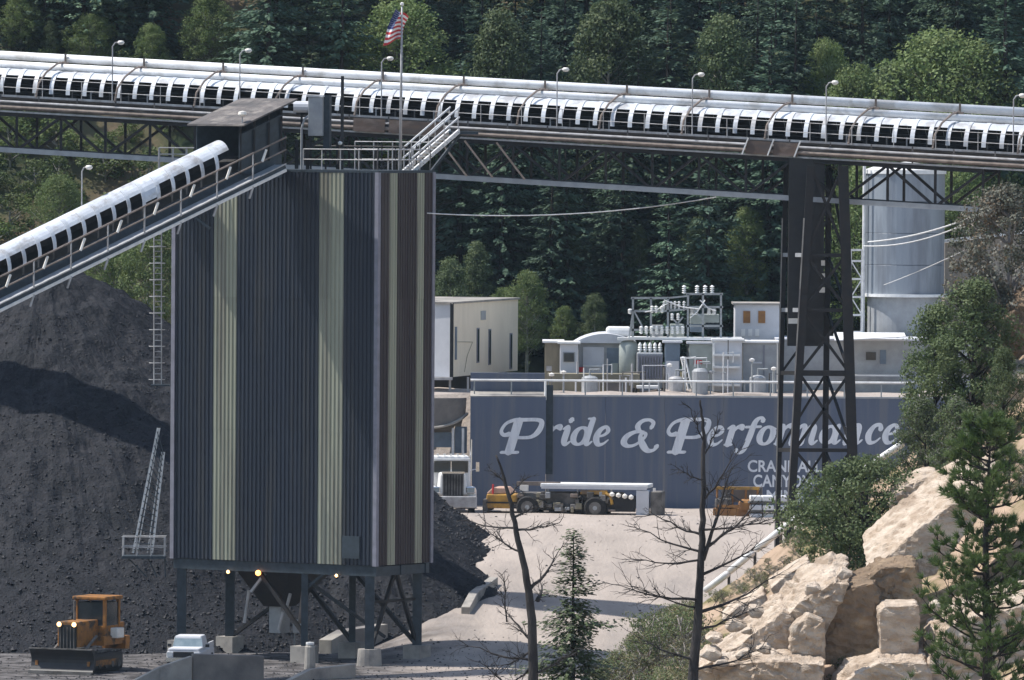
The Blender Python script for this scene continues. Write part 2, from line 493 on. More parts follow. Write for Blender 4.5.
def pile(name, label, cx, cy, hgt, rad, n_r, n_a, a0, a1, lumps, zbase=-0.3, rough=0.35, seed=1):
    root = thing(name, label, 'coal pile', (cx, cy, 0))
    vs_, fs = [], []
    def surf(r, a):
        x, y = cx + r * math.cos(a), cy + r * math.sin(a)
        t = r / rad
        z = hgt * (1 - t) if t > 0.06 else hgt * (0.94 - 0.4 * (t - 0.06) ** 2 - 0.0)
        z += (fbm(x, y, 0.22) * rough * 1.3 + fbm(x, y, 1.1, 3) * rough * 0.45) * min(1, 4 * max(0.0, 1.02 - t))
        gl = (math.sin(a * 9 + 2 * noise.noise(Vector((a * 4, 2, seed)))) * 0.12 + .18 * noise.noise(Vector((a * 14, r * .05, seed))) + .09 * noise.noise(Vector((a * 45, r * .12, seed)))) * min(t * 2, 1) * min(1, 3 * max(0, 1 - t))
        return x, y, max(z + gl, zbase)
    for i in range(n_r + 1):
        for j in range(n_a + 1):
            vs_.append(surf(rad * 1.03 * i / n_r, lerp(a0, a1, j / n_a)))
    for i in range(n_r):
        for j in range(n_a):
            p = i * (n_a + 1) + j
            fs.append((p, p + n_a + 1, p + n_a + 2, p + 1))
    b = MB()
    b.add(vs_, fs)
    b.build('coal_surface', M['coal'], root, smooth=False)
    rr = random.Random(seed)
    lb = MB()
    for k in range(lumps):
        r = rad * math.sqrt(rr.uniform(0.03, 1.0))
        a = rr.uniform(a0, a1)
        x, y, z = surf(r, a)
        s = rr.choice([0.03, 0.035, 0.04, 0.05, 0.06, 0.075, 0.1]) * (0.8 + 0.7 * (r / rad) ** 2)
        vv = []
        for d in ((1, 0, 0), (-1, 0, 0), (0, 1, 0), (0, -1, 0), (0, 0, 1), (0, 0, -1)):
            q = Vector(d) * s * rr.uniform(0.6, 1.25) + Vector((rr.uniform(-1, 1), rr.uniform(-1, 1), rr.uniform(-1, 1))) * s * 0.3
            vv.append((x + q.x, y + q.y, z + q.z * 0.8 + s * 0.2))
        lb.add(vv, [(0, 2, 4), (2, 1, 4), (1, 3, 4), (3, 0, 4), (2, 0, 5), (1, 2, 5), (3, 1, 5), (0, 3, 5)])
    o = lb.build('coal_lumps', M['lump'], root)
    o['kind'] = 'stuff'
    return root

PI = math.pi
pile('coal_pile', 'huge black coal heap rising behind the silo and bulldozer at left', -27.0, 523, 21.6, 33.5, 150, 260, -PI * 1.02, PI * 0.08, 24000, seed=3)
pile('coal_pile', 'smaller black coal pile spilling right of the silo legs towards the pale yard', -7.6, 506.5, 7.4, 11.7, 60, 150, -PI, PI, 5000, seed=5, rough=0.3)

# ------------------------------------------------------------------ silo
A = math.radians(33)
U = V(math.cos(A), -math.sin(A), 0)       # along the front, left to right
N = V(math.sin(A), math.cos(A), 0)        # into the depth
YS = 481.0
SW = 208.0 / (F / YS) / math.cos(A)
SD = 54.0 / (F / YS) / math.sin(A)
CT = P(378, 173, YS)
SX, SY = CT.x, YS
ZT = CT.z
ZB = P(376, 566, YS).z
def S(u, n, z):
    """silo point: u metres left of the near corner (negative = left), n metres back"""
    return V(SX, SY, 0) + U * u + N * n + V(0, 0, z)
silo = thing('storage_silo', 'tall square dark blue corrugated silo with pale green stripes, standing on steel legs', 'silo', tuple(S(-SW / 2, SD / 2, 0)))
def corrugated(a, b, outward, z0, z1, period, amp, proud):
    m = MB()
    L = (b - a).length
    d = (b - a) / L
    n = max(1, int(round(L / period)))
    p = L / n
    prof = []
    for k in range(n):
        prof += [(k * p, 0), (k * p + 0.30 * p, 0), (k * p + 0.42 * p, amp), (k * p + 0.88 * p, amp)]
    prof.append((L, 0))
    vs_ = []
    for (t, h) in prof:
        q = a + d * t + outward * (h + proud)
        vs_ += [(q.x, q.y, z0), (q.x, q.y, z1)]
    fs = [(2 * i, 2 * i + 2, 2 * i + 3, 2 * i + 1) for i in range(len(prof) - 1)]
    m.add(vs_, fs)
    return m
kpx = SW / 208.0
fr = [(-208, -167, 'blue'), (-167, -143, 'sage'), (-143, -59, 'blue'), (-59, -34, 'sage'), (-34, -2, 'blue')]
rows = [(0.0, 0.34), (0.337, 0.68), (0.677, 1.0)]
def clad(pa, pb, outward, mm):
    n = max(1, int(round((pb - pa).length / 1.05)))
    for q in range(n):
        for ri, (r0, r1) in enumerate(rows):
            a_, b_ = pa.lerp(pb, q / n), pa.lerp(pb, (q + 1) / n)
            corrugated(a_, b_, outward, lerp(ZB, ZT, r0), lerp(ZB, ZT, r1), 0.26, 0.05, 0.007 * ri + rnd.uniform(0, .006)).build('panel', M[mm], silo)
for (u0, u1, mm) in fr:
    clad(S(u0 * kpx, 0, 0), S(u1 * kpx, 0, 0), -N, mm)
ks = SD / 54.0
for (n0, n1, mm) in [(2, 11, 'brown'), (11, 18.5, 'sage'), (18.5, 38, 'brown'), (38, 45, 'sage'), (45, 54, 'brown')]:
    clad(S(0, n0 * ks, 0), S(0, n1 * ks, 0), U, mm)
corrugated(S(0, SD, 0), S(-SW, SD, 0), N, ZB, ZT, 0.52, 0.05, 0).build('panel', M['blue'], silo)
corrugated(S(-SW, SD, 0), S(-SW, 0, 0), -U, ZB, ZT, 0.52, 0.05, 0).build('panel', M['blue'], silo)
for (u, n) in ((0, 0), (-SW, 0), (0, SD), (-SW, SD)):
    c = S(u, n, (ZB + ZT) / 2)
    MB().box(c, (0.24, 0.24, ZT - ZB + 0.06), -A).build('corner_trim', M['trim'], silo)
b = MB(); b.box(S(-SW / 2, SD / 2, ZT + 0.06), (SW + 0.16, SD + 0.16, 0.14), -A); b.build('roof', M['slate'], silo)
# small hatch panel near the foot of the front
b = MB(); b.box(S(-24 * kpx, -0.09, ZB + 0.95), (1.15, 0.08, 1.2), -A); b.build('hatch', M['slate'], silo)
# underframe
ZF = ZB - 0.55
for n in (0.25, SD / 2, SD - 0.25):
    MB().beam(S(-SW, n, ZB - 0.30), S(0, n, ZB - 0.30), 0.35, 0.55).build('girder', M['slate'], silo)
for u in (-0.2, -SW / 2, -SW + 0.2):
    MB().beam(S(u, 0.45, ZB - 0.31), S(u, SD - 0.45, ZB - 0.31), 0.3, 0.5).build('girder', M['slate'], silo)
cols = []
for u in (-SW + 0.4, -SW * 0.36, -0.55):
    for n in (0.3, SD - 0.4):
        cols.append((u, n))
        zf = 0.9 if n < 1 else 0.7
        MB().beam(S(u, n, zf), S(u, n, ZF), 0.5 if u > -1 or u < -9 else 0.36, 0.5).build('column', M['slate'], silo)
        b = MB(); c = S(u, n, 0)
        if u > -1 and n < 1:
            b.lathe((c.x, c.y, -0.6), [(0.0, 0.0), (0.72, 0.0), (0.62, 1.5), (0.0, 1.5)], 16)
        else:
            b.box((c.x, c.y, 0.3), (1.1, 1.1, 1.2), -A)
        b.build('pier', M['concrete'], silo)
def brace(u0, n0, z0, u1, n1, z1, w=0.16, m='darksteel'):
    MB().beam(S(u0, n0, z0), S(u1, n1, z1), w).build('brace', M[m], silo)
um = -SW * 0.36
brace(-SW + .5, SD - .4, 0.9, -6.6, SD - .4, ZF, .2)
brace(um, SD - .4, 0.9, -8.6, SD - .4, ZF, .2)
brace(um, SD - .4, ZF, -0.55, SD - .4, 0.9, .2)
brace(um, 0.3, ZF - 0.3, um + 2.6, 4.2, 1.3, .16, 'slate')
brace(um - 0.1, 0.3, 1.6, um - 3.0, 0.3, ZF, .2)
brace(um, 0.35, ZF - 0.9, um + 1.2, 0.35, ZF, .14, 'slate')
brace(-0.55, 0.5, 1.0, -0.55, SD / 2, ZF, .18)
brace(-0.55, SD - .5, 1.0, -0.55, SD / 2 + .2, ZF, .18)
brace(-0.55, 0.5, 3.4, -0.55, SD - .5, 3.4, .14)
# hopper mouth and chutes underneath
b = MB()
hc = [(-10.2, 1.0), (-6.2, 1.0), (-6.2, 6.2), (-10.2, 6.2)]
h1 = [(-9.2, 2.8), (-8.0, 2.8), (-8.0, 4.2), (-9.2, 4.2)]
vv = [S(u, n, ZB - 0.1) for u, n in hc] + [S(u, n, ZB - 2.6) for u, n in h1]
b.add(vv, [(0, 1, 5, 4), (1, 2, 6, 5), (2, 3, 7, 6), (3, 0, 4, 7), (7, 6, 5, 4)])
b.build('hopper', M['darksteel'], silo)
MB().box(S(-8.6, 3.5, ZB - 3.3), (0.75, 0.9, 1.5), -A).build('chute', M['grey'], silo)
for (u, z0, z1, m_) in ((-9.3, 1.9, 3.7, 'rail'), (-7.05, 1.6, 2.6, 'rail'), (-6.6, 2.6, 3.6, 'rail'), (-5.7, 2.0, 4.4, 'rusttube')):
    MB().tube([S(u - 0.3, 1.6, z0), S(u, 1.6, z1)], 0.09, 6).build('hanger', M[m_], silo)
# lit lamps under the floor of the silo
for (px, r, mm) in ((258, 0.155, 'lampamber'), (227, 0.095, 'lampwarm'), (338, 0.085, 'lampwarm')):
    u = (px - 377) * kpx
    c = S(u, -0.05, P(px, 577, YS).z)
    b = MB(); b.tube([c + V(0, 0.1, 0.02), c + V(0, 0.5, 0.32)], 0.05, 6)
    lo = b.build('lamp_bracket', M['grey'], silo)
    b = MB(); b.lathe((c.x, c.y, c.z), [(0.01, -r), (r * .8, -r * .6), (r, 0), (r * .7, r * .7), (0.01, r)], 10)
    b.build('lamp_bulb', M[mm], lo)
MB().beam(S((258 - 377) * kpx - 0.9, 0.6, P(250, 597, YS).z), S((258 - 377) * kpx, 0.6, P(258, 578, YS).z), .14).build('brace', M['grey'], silo)
# outside stair with platform at the lower left
pz = P(140, 556, YS + 3).z
pl = P(122, 556, YS + 2.2); pr = P(166, 558, YS + 2.2)
b = MB(); b.box(((pl.x + pr.x) / 2, pl.y, pz), (pr.x - pl.x, 1.5, 0.14))
for q in (0.15, 0.6, 0.98):
    x = lerp(pl.x, pr.x, q); b.beam((x, pl.y, pz - 0.1), (lerp(x, pr.x, .5), pl.y, pz - 1.1), .07)
plat = b.build('platform', M['slate'], silo)
for yy in (-0.72, 0.72):
    b = MB()
    for q in (0.03, 0.34, 0.66, 0.97):
        x = lerp(pl.x, pr.x, q); b.tube([(x, pl.y + yy, pz), (x, pl.y + yy, pz + 1.1)], 0.03, 6)
    for h_ in (0.55, 1.1):
        b.tube([(pl.x, pl.y + yy, pz + h_), (pr.x, pl.y + yy, pz + h_)], 0.03, 6)
    b.build('railing', M['rail'], plat)
s0a, s1a = P(133, 553, YS + 1.8), P(158, 428, YS + 1.8)
s0b, s1b = P(152, 553, YS + 1.8), P(164, 452, YS + 1.8)
for (p0, p1, w) in ((s0a, s1a, .12), (s0a + V(.22, 0, 0), s1a + V(.1, 0, 0), .06), (s0b, s1b, .12), (s0b + V(-.25, 0, 0), s1b + V(-.12, 0, 0), .06)):
    MB().beam(p0, p1, w).build('stair_stringer', M['railwhite'], silo)
for k in range(18):
    t = (k + 0.5) / 18
    a_ = s0a.lerp(s1a, t); b_ = s0b.lerp(s1b, t)
    MB().beam(a_, b_, 0.22, 0.04).build('stair_tread', M['slate'], silo)
# caged ladder on the left edge
lx0, lx1 = P(157, 230, YS + 3), P(157, 385, YS + 3)
lad = MB()
for dx in (-0.16, 0.24):
    lad.tube([lx0 + V(dx, 0, 0), lx1 + V(dx, 0, 0)], 0.035, 6)
k = 0
while lx1.z + k * 0.3 < lx0.z:
    lad.tube([lx1 + V(-0.16, 0, k * 0.3), lx1 + V(0.24, 0, k * 0.3)], 0.022, 5); k += 1
lo = lad.build('ladder', M['rail'], silo)
b = MB()
for z_ in np.linspace(lx1.z + 0.3, lx0.z, 10):
    b.tube([V(lx0.x + .04 + 0.42 * math.cos(g), lx0.y - .05 - 0.42 * abs(math.sin(g)), z_) for g in np.linspace(0, PI, 8)], 0.025, 5)
b.build('ladder_cage', M['rail'], lo)
MB().box((lx1.x + .2, lx1.y, lx1.z), (1.0, 1.0, .08)).build('ladder_landing', M['slate'], silo)

# railing round the silo roof
ZR = ZT + 0.14
def rail_run(p0, p1, nposts, hs_, root, m='rail', r=0.032, name='railing'):
    b = MB()
    for k in range(nposts + 1):
        q = p0.lerp(p1, k / nposts)
        b.tube([q, q + V(0, 0, max(hs_))], r, 6)
    for h_ in hs_:
        b.tube([p0 + V(0, 0, h_), p1 + V(0, 0, h_)], r, 6)
    return b.build(name, M[m], root)
rail_run(S(-4.9, 0.1, ZR), S(-0.1, 0.1, ZR), 4, (0.55, 1.1), silo)
rail_run(S(-0.1, 0.1, ZR), S(-0.1, SD - .1, ZR), 5, (0.55, 1.1), silo)
rail_run(S(-5.0, SD - .1, ZR), S(-0.1, SD - .1, ZR), 4, (0.55, 1.1, 1.5), silo)
b = MB()
for k in range(9):
    b.tube([S(-4.6 + 0.45 * k, 3.2 + (k % 3), ZR), S(-4.6 + 0.45 * k, 3.2 + (k % 3), ZR + rnd.uniform(0.8, 1.6))], 0.04, 5)
b.tube([S(-6.5, 3.6, ZR + 1.25), S(-0.5, 3.6, ZR + 1.25)], 0.05, 6)
b.build('conduits', M['darksteel'], silo)
# ------------------------------------------------------------------ things on the silo roof
def on_roof(px, n):
    """roof point whose picture column is px, n metres back from the front edge"""
    u = -(377.5 - px) / (F / YS) / math.cos(A) 
    u = u - n * math.tan(A) 
    return S(u, n, ZR)
c = on_roof(316, 1.6)
cab = thing('control_cabinet', 'upright pale grey steel cabinet on the silo roof beside the transfer house', 'cabinet', tuple(c))
MB().box(c + V(-0.1, 0, 2.85), (0.8, 0.7, 2.1), -0.2).build('body', M['grey'], cab, bevel=0.03)
MB().box(c + V(0.48, 0.1, 2.55), (0.34, 0.5, 2.9), -0.2).build('side_box', M['slate'], cab)
MB().box(c + V(-0.1, 0, 3.95), (0.9, 0.8, .07), -0.2).build('lid', M['palegrey'], cab)
b = MB()
for dx in (-0.4, 0.4): b.beam(c + V(dx, 0, 0), c + V(dx, 0, 1.9), 0.1)
b.beam(c + V(-.5, 0, 1.4), c + V(.5, 0, 1.4), .08)
b.build('stand', M['darksteel'], cab)
b = MB(); b.tube([c + V(-.9, -.2, 0), c + V(-.9, -.2, 2.2), c + V(-.75, -.2, 2.7), c + V(-.4, -.2, 3.0)], 0.06, 6); b.build('conduit', M['grey'], cab)
c = on_roof(299, 1.2)
hb = thing('exhaust_hood', 'small pale motor housing on a bracket beside the grey roof cabinet', 'motor', tuple(c))
b = MB(); b.tube([c + V(-.45, 0, 3.35), c + V(.35, 0, 3.35)], 0.32, 12); b.build('housing', M['palegrey'], hb, smooth=False)
b = MB(); b.beam(c, c + V(0, 0, 3.1), .12); b.beam(c + V(-.3, 0, 3.0), c + V(.4, 0, 3.0), .12); b.build('post', M['darksteel'], hb)
c = on_roof(340, 2.2)
mp_ = thing('steel_mast', 'thin dark steel mast rising from the silo roof left of the flagpole', 'mast', tuple(c))
zt = P(340, 76, c.y).z
b = MB(); b.beam(c, V(c.x, c.y, zt), 0.17); b.build('post', M['black'], mp_)
b = MB(); b.beam(c + V(-.25, 0, .3), c + V(0.05, 0, 2.6), .08); b.build('stay', M['ruststeel'], mp_)
b = MB(); b.lathe(c + V(-.1, -.2, P(337, 143, c.y).z - c.z), [(0.01, -.12), (.11, -.06), (.12, .05), (0.01, .1)], 8); b.build('beacon', M['white'], mp_)

c = on_roof(399, 3.0)
flag = thing('flagpole', 'tall slim flagpole on the silo roof flying a red and white striped flag', 'flagpole', tuple(c))
zt = P(402, 4, c.y).z
top = V(P(402, 4, c.y).x, c.y, zt)
b = MB(); b.tube([c, V(lerp(c.x, top.x, .5), c.y, lerp(c.z, zt, .5)), top], [0.085, 0.07, 0.045], 8); b.build('pole', M['rail'], flag, smooth=True)
b = MB(); b.lathe(top, [(0.01, -.1), (.1, -.05), (.1, .05), (0.01, .1)], 8); b.build('finial', M['white'], flag)
fy = c.y - 0.3
TL, TR, BR, BL = P(395, 9, fy), P(408, 16, fy + 0.8), P(401, 38, fy + .5), P(382, 46, fy - .3)
b = MB(); nu, nv = 16, 13
fv = []
for j in range(nv + 1):
    for i in range(nu + 1):
        s_, t_ = i / nu, j / nv
        q = TL.lerp(TR, s_).lerp(BL.lerp(BR, s_), t_)
        q = q + V(0.05 * math.sin(6 * t_ + 2), 0.16 * math.sin(7 * s_ + 4 * t_) + 0.09 * math.sin(13 * s_), 0.05 * math.sin(7 * s_ + 3))
        fv.append(q)
n0 = len(b.v); b.v.extend([tuple(q) for q in fv])
for j in range(nv):
    for i in range(nu):
        p = j * (nu + 1) + i
        b.f.append([p, p + 1, p + nu + 2, p + nu + 1])
        b.m.append(2 if (j < 7 and i < 6) else (0 if j % 2 == 0 else 1))
fl = b.build('flag', [M['flagred'], M['flagwhite'], M['flagblue']], flag, smooth=True)
b = MB()
for j in range(9):
    for i in range(6 if j % 2 == 0 else 5):
        s_, t_ = (0.03 + (i + (0.5 if j % 2 else 0.0) + .5) * 0.345 / 6), (0.25 + j * 0.7) / nv
        q = TL.lerp(TR, s_).lerp(BL.lerp(BR, s_), t_)
        q = q + V(0.05 * math.sin(6 * t_ + 2), 0.16 * math.sin(7 * s_ + 4 * t_) + 0.09 * math.sin(13 * s_) - 0.012, 0.05 * math.sin(7 * s_ + 3))
        pts = []
        for k in range(10):
            g_ = PI / 2 + k * PI / 5; rr_ = 0.028 if k % 2 == 0 else 0.012
            pts.append(q + V(math.cos(g_) * rr_, 0, math.sin(g_) * rr_))
        b.add(pts, [tuple(range(10))])
b.build('stars', M['flagwhite'], fl)

# ------------------------------------------------------------------ main conveyor gallery
GX0 = -330.0
G0, G1 = P(-40, 109.5, 508), P(1070, 174, 485)
G0 = G1 + (G0 - G1) * ((1070 - GX0) / 1110.0)
GL = (G1 - G0).length
GE = (G1 - G0) / GL
GN = V(-GE.y, GE.x, 0).normalized()
def G(s, h, d): return G0 + GE * s + V(0, 0, h) + GN * d
def gpx(px): return GL * (px - GX0) / (1070 - GX0)
gal = thing('conveyor_gallery', 'long high belt conveyor gallery with white hood crossing in front of the forest', 'conveyor', tuple(V(G0.x, G0.y, G0.z)))
# deck
MB().beam(G(0, .42, .15), G(GL, .42, .15), .12, .55).build('deck_girder', M['deck'], gal)
MB().beam(G(0, .42, 3.5), G(GL, .42, 3.5), .12, .55).build('deck_girder', M['deck'], gal)
MB().beam(G(0, .05, .15), G(GL, .05, .15), .2, .1).build('edge_angle', M['rail'], gal)
MB().beam(G(0, .93, .05), G(GL, .93, .05), .06, .12).build('toe_board', M['rail'], gal)
MB().beam(G(0, .80, 1.8), G(GL, .80, 1.8), 3.3, .06).build('deck_plate', M['darksteel'], gal)
for (h_, r_, m_) in ((0.30, .10, 'rusttube'), (.60, .07, 'rail')):
    MB().tube([G(0, h_, -.02), G(GL, h_, -.02)], r_, 8).build('deck_pipe', M[m_], gal)
s = 0.8
while s < GL:
    MB().beam(G(s, .1, 0.03), G(s, .98, 0.03), .09, .06).build('post', M['deck'], gal)
    s += 2.35
# patches of rusty plate on the girder
for (x0, x1) in ((366, 398), (402, 458), (757, 781), (784, 808)):
    MB().beam(G(gpx(x0), .45, -.14), G(gpx(x1), .45, -.14), .03, .72).build('rust_plate', M['ruststeel'], gal)
for x0 in (758, 809, 783):
    MB().beam(G(gpx(x0) - .25, .05, -.2), G(gpx(x0) + .1, .95, -.2), .07).build('brace_strip', M['railwhite'], gal)
# belt and idlers
MB().beam(G(0, 1.55, 1.95), G(GL, 1.55, 1.95), 1.2, .05).build('belt', M['belt'], gal)
MB().beam(G(0, 1.16, 1.95), G(GL, 1.16, 1.95), 1.2, .05).build('belt', M['belt'], gal)
s = 0.5
k = 0
while s < GL:
    b = MB(); b.tube([G(s, 1.38, 1.25), G(s, 1.32, 2.65)], .08, 6)
    b.beam(G(s, .86, 1.15), G(s, 1.45, 1.15), .08)
    b.build('idler', M['mech'] if k % 3 else M['rail'], gal)
    s += 1.15; k += 1
# hood: sheet over the top and back, arch ribs at the front
HC_D, HC_H, HR_D, HR_H = 1.95, 1.12, 1.30, 1.34
def hp(s, g, e=0.0):
    return G(s, HC_H + (HR_H + e) * math.sin(g), HC_D - (HR_D + e) * math.cos(g))
def hood_seg(s0, s1, g0, g1, n, e):
    b = MB(); vv = []
    for s_ in (s0, s1):
        for ee in (e, e - 0.02):
            for k in range(n + 1):
                vv.append(hp(s_, lerp(g0, g1, k / n), ee))
    m = n + 1
    fs = []
    for k in range(n):
        fs.append((k, k + 1, 2 * m + k + 1, 2 * m + k))
        fs.append((m + k, 3 * m + k, 3 * m + k + 1, m + k + 1))
        fs.append((k, m + k, m + k + 1, k + 1))
        fs.append((2 * m + k, 2 * m + k + 1, 3 * m + k + 1, 3 * m + k))
    fs.append((0, 2 * m, 3 * m, m)); fs.append((n, m + n, 3 * m + n, 2 * m + n))
    b.add(vv, fs)
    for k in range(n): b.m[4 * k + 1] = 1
    return b
NH = int(round(64 * (1070 - GX0) / 1110))
pitch = GL / NH
for k in range(NH):
    j = rnd.uniform(-.012, .012)
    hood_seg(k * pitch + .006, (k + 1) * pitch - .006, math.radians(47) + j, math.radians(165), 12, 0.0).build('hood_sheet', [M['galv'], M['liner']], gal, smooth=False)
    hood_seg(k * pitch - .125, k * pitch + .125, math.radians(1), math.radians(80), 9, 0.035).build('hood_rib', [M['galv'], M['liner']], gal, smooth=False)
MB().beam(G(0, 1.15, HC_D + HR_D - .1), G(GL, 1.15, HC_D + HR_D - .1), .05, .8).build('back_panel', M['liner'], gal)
# pipes on the hood
MB().tube([G(0, 2.66, 2.0), G(GL, 2.66, 2.0)], .21, 12).build('pipe', M['pipe'], gal, smooth=True)
MB().tube([G(0, 3.16, 2.55), G(GL, 3.16, 2.55)], .24, 12).build('pipe', M['pipe'], gal, smooth=True)
s = gpx(-20 - 86 * 3)
while s < GL:
    b = MB()
    b.tube([G(s - .55, 0.95, -.02), G(s - .52, 1.7, 0.25), G(s - .3, 2.35, .8), G(s + .05, 2.85, 1.5), G(s + .25, 2.98, 2.2)], .06, 6)
    b.beam(G(s + .25, 2.5, 2.25), G(s + .25, 3.45, 2.25), .12)
    b.beam(G(s, 2.92, 2.0), G(s + .55, 2.92, 2.0), .12)
    b.build('pipe_bracket', M['rusttube'], gal)
    s += 4.82
# walkway handrail in front
s = 0.6
while s < GL:
    MB().tube([G(s, .9, -.05), G(s, 1.95, -.05)], .022, 5).build('handrail_post', M['rail'], gal); s += 2.4
for h_ in (1.42, 1.95):
    MB().tube([G(0, h_, -.05), G(GL, h_, -.05)], .02, 5).build('handrail', M['rail'], gal)
# lamps standing on the gallery
def lamp_post(base, h, root, name='lamp_post', arm=0.35):
    b = MB(); b.tube([base, base + V(0, 0, h - .25), base + V(arm * .4, 0, h - .05), base + V(arm, 0, h)], .035, 6)
    o = b.build(name, M['rail'], root)
    b = MB()
    c_ = base + V(arm + .12, 0, h - .03)
    b.lathe(c_, [(0.01, .12), (.14, .10), (.21, 0), (.12, -.11), (0.01, -.13)], 10)
    b.build('lamp_head', M['lampwhite'], o, smooth=True)
    return o
for px_ in (119, 250, 394, 570, 704, 835, 1016):
    base = G(gpx(px_), .95, -.1)
    ht = P(px_, interp([(119, 42), (250, 50), (394, 58), (570, 69), (704, 74), (835, 82), (1016, 95)], px_), base.y).z - base.z
    lamp_post(base, ht, gal)
# truss beneath
TS0, TS1 = gpx(-30 - 46 * 6), gpx(985)
def TH(s): return -2.10 - 0.12 * (s - TS0) / (TS1 - TS0)
for d_ in (.35, 3.2):
    MB().beam(G(TS0, TH(TS0), d_), G(TS1, TH(TS1), d_), .2, .28).build('bottom_chord', M['grey'] if d_ < 1 else M['slate'], gal)
    MB().beam(G(TS0, -.12, d_), G(TS1, -.12, d_), .2, .22).build('top_chord', M['darksteel'], gal)
    npan = 28
    for k in range(npan + 1):
        s = lerp(TS0, TS1, k / npan)
        MB().beam(G(s, TH(s), d_), G(s, -.1, d_), .15).build('vertical', M['darksteel'], gal)
        if k < npan:
            s2 = lerp(TS0, TS1, (k + 1) / npan)
            if k % 2 == 0: MB().beam(G(s, -.1, d_), G(s2, TH(s2), d_), .14).build('diagonal', M['darksteel'], gal)
            else: MB().beam(G(s, TH(s), d_), G(s2, -.1, d_), .14).build('diagonal', M['darksteel'], gal)
for k in range(12):
    s = lerp(TS0, TS1, k / 11)
    MB().beam(G(s, TH(s), .35), G(s, TH(s), 3.2), .14).build('cross_strut', M['darksteel'], gal)
for x0 in (452, 478, 510):
    MB().beam(G(gpx(x0), -.1, -.1), G(gpx(x0 + 28), TH(30) + .1, -.05), .09).build('hanger_strut', M['rusttube'], gal)

# support tower under the gallery
tw = thing('support_tower', 'dark braced steel trestle tower carrying the conveyor gallery above the hillside', 'tower', tuple(V(P(820, 500, 491).x, 491, 0)))
def twl(p0, p1, w, nm, m='darksteel'):
    return MB().beam(p0, p1, w).build(nm, M[m], tw)
Yn, Yf = 488.8, 492.8
LEG = {'fl': (P(811, 166, Yn), P(786, 600, Yn)), 'fr': (P(843, 166, Yn), P(857, 600, Yn)), 'bl': (P(786, 166, Yf), P(776, 600, Yf)), 'br': (P(829, 166, Yf), P(823, 600, Yf))}
for k_, (p0, p1) in LEG.items():
    twl(p0, p1, {'fl': .42, 'fr': .55, 'bl': .26, 'br': .32}[k_], 'leg')
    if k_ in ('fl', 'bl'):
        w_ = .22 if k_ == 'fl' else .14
        MB().beam(p0.lerp(p1, .12) + V(-w_, -w_, 0), p1 + V(-w_, -w_, 0), .07, .1).build('leg_sunlit_edge', M['concrete'], tw)  # pale strip painting in the sunlit left edge of the leg
def onleg(k_, y):
    p0, p1 = LEG[k_]
    t = (P(800, y, p0.y).z - p0.z) / (p1.z - p0.z)
    return p0.lerp(p1, t)
for y in (255, 310, 373, 450, 520):
    twl(onleg('fl', y), onleg('fr', y), .30 if y == 373 else .2, 'girt')
    twl(onleg('bl', y), onleg('fl', y), .22, 'girt', 'grey' if y < 320 else 'darksteel')
    twl(onleg('br', y), onleg('fr', y), .2, 'girt')
    twl(onleg('bl', y), onleg('br', y), .2, 'girt')
ysq = [166, 255, 310, 373, 450, 520]
for y0_, y1_ in zip(ysq, ysq[1:]):
    twl(onleg('fl', y0_), onleg('fr', y1_), .16, 'cross_brace'); twl(onleg('fr', y0_), onleg('fl', y1_), .16, 'cross_brace')
    twl(onleg('br', y0_), onleg('fr', y1_), .13, 'cross_brace'); twl(onleg('bl', y1_), onleg('br', y0_), .13, 'cross_brace')
p0, p1 = P(789, 158, 490.8), P(823, 346, 490.8)
b = MB(); b.box(((p0.x + p1.x) / 2, 491.2, (p0.z + p1.z) / 2), (p1.x - p0.x, 1.6, p0.z - p1.z)); b.build('enclosed_chute', M['black'], tw)
for (x_, y_, w_) in ((793, 321, .5), (823, 263, .2), (823, 276, .2), (822, 290, .3)):
    q = P(x_, y_, 490.2); MB().box((q.x, 490.1, q.z), (w_, .2, .28)).build('light_fitting', M['lampwhite'], tw)

# ------------------------------------------------------------------ inclined conveyor
I0, I1 = P(0, 311, 467.5), P(289, 169, 480.6)
IE = (I1 - I0).normalized()
IS = IE * ((I1 - I0).length / 289.0)                # metres along per picture column
INr = V(-IE.y, IE.x, 0).normalized()
IU = INr.cross(IE) * -1
if IU.z < 0: IU = -IU
def I(px, h, d): return I0 + IS * px + V(0, 0, h) + INr * d
inc = thing('inclined_conveyor', 'white hooded belt conveyor climbing from lower left to the silo top', 'conveyor', tuple(I0))
X0, X1 = -55, 286
MB().beam(I(X0, .02, 0), I(X1, .02, 0), .1, .16).build('stringer', M['railwhite'], inc)
MB().beam(I(X0, .20, .05), I(X1, .20, .05), .05, .26).build('skirt_plate', M['slate'], inc)
MB().beam(I(X0, .36, .0), I(X1, .36, .0), .06, .06).build('edge_strip', M['rail'], inc)
MB().beam(I(X0, .28, .55), I(X1, .28, .55), 1.0, .05).build('walkway', M['grey'], inc)
MB().beam(I(X0, .45, 1.25), I(X1, .45, 1.25), .14, .75).build('frame_girder', M['slate'], inc)
MB().beam(I(X0, .45, 3.0), I(X1, .45, 3.0), .14, .75).build('frame_girder', M['slate'], inc)
for h_, r_, m_ in ((1.12, .045, 'rusttube'), (1.78, .05, 'rusttube')):
    MB().tube([I(X0, h_, .0), I(X1, h_, .0)], r_, 6).build('handrail', M[m_], inc)
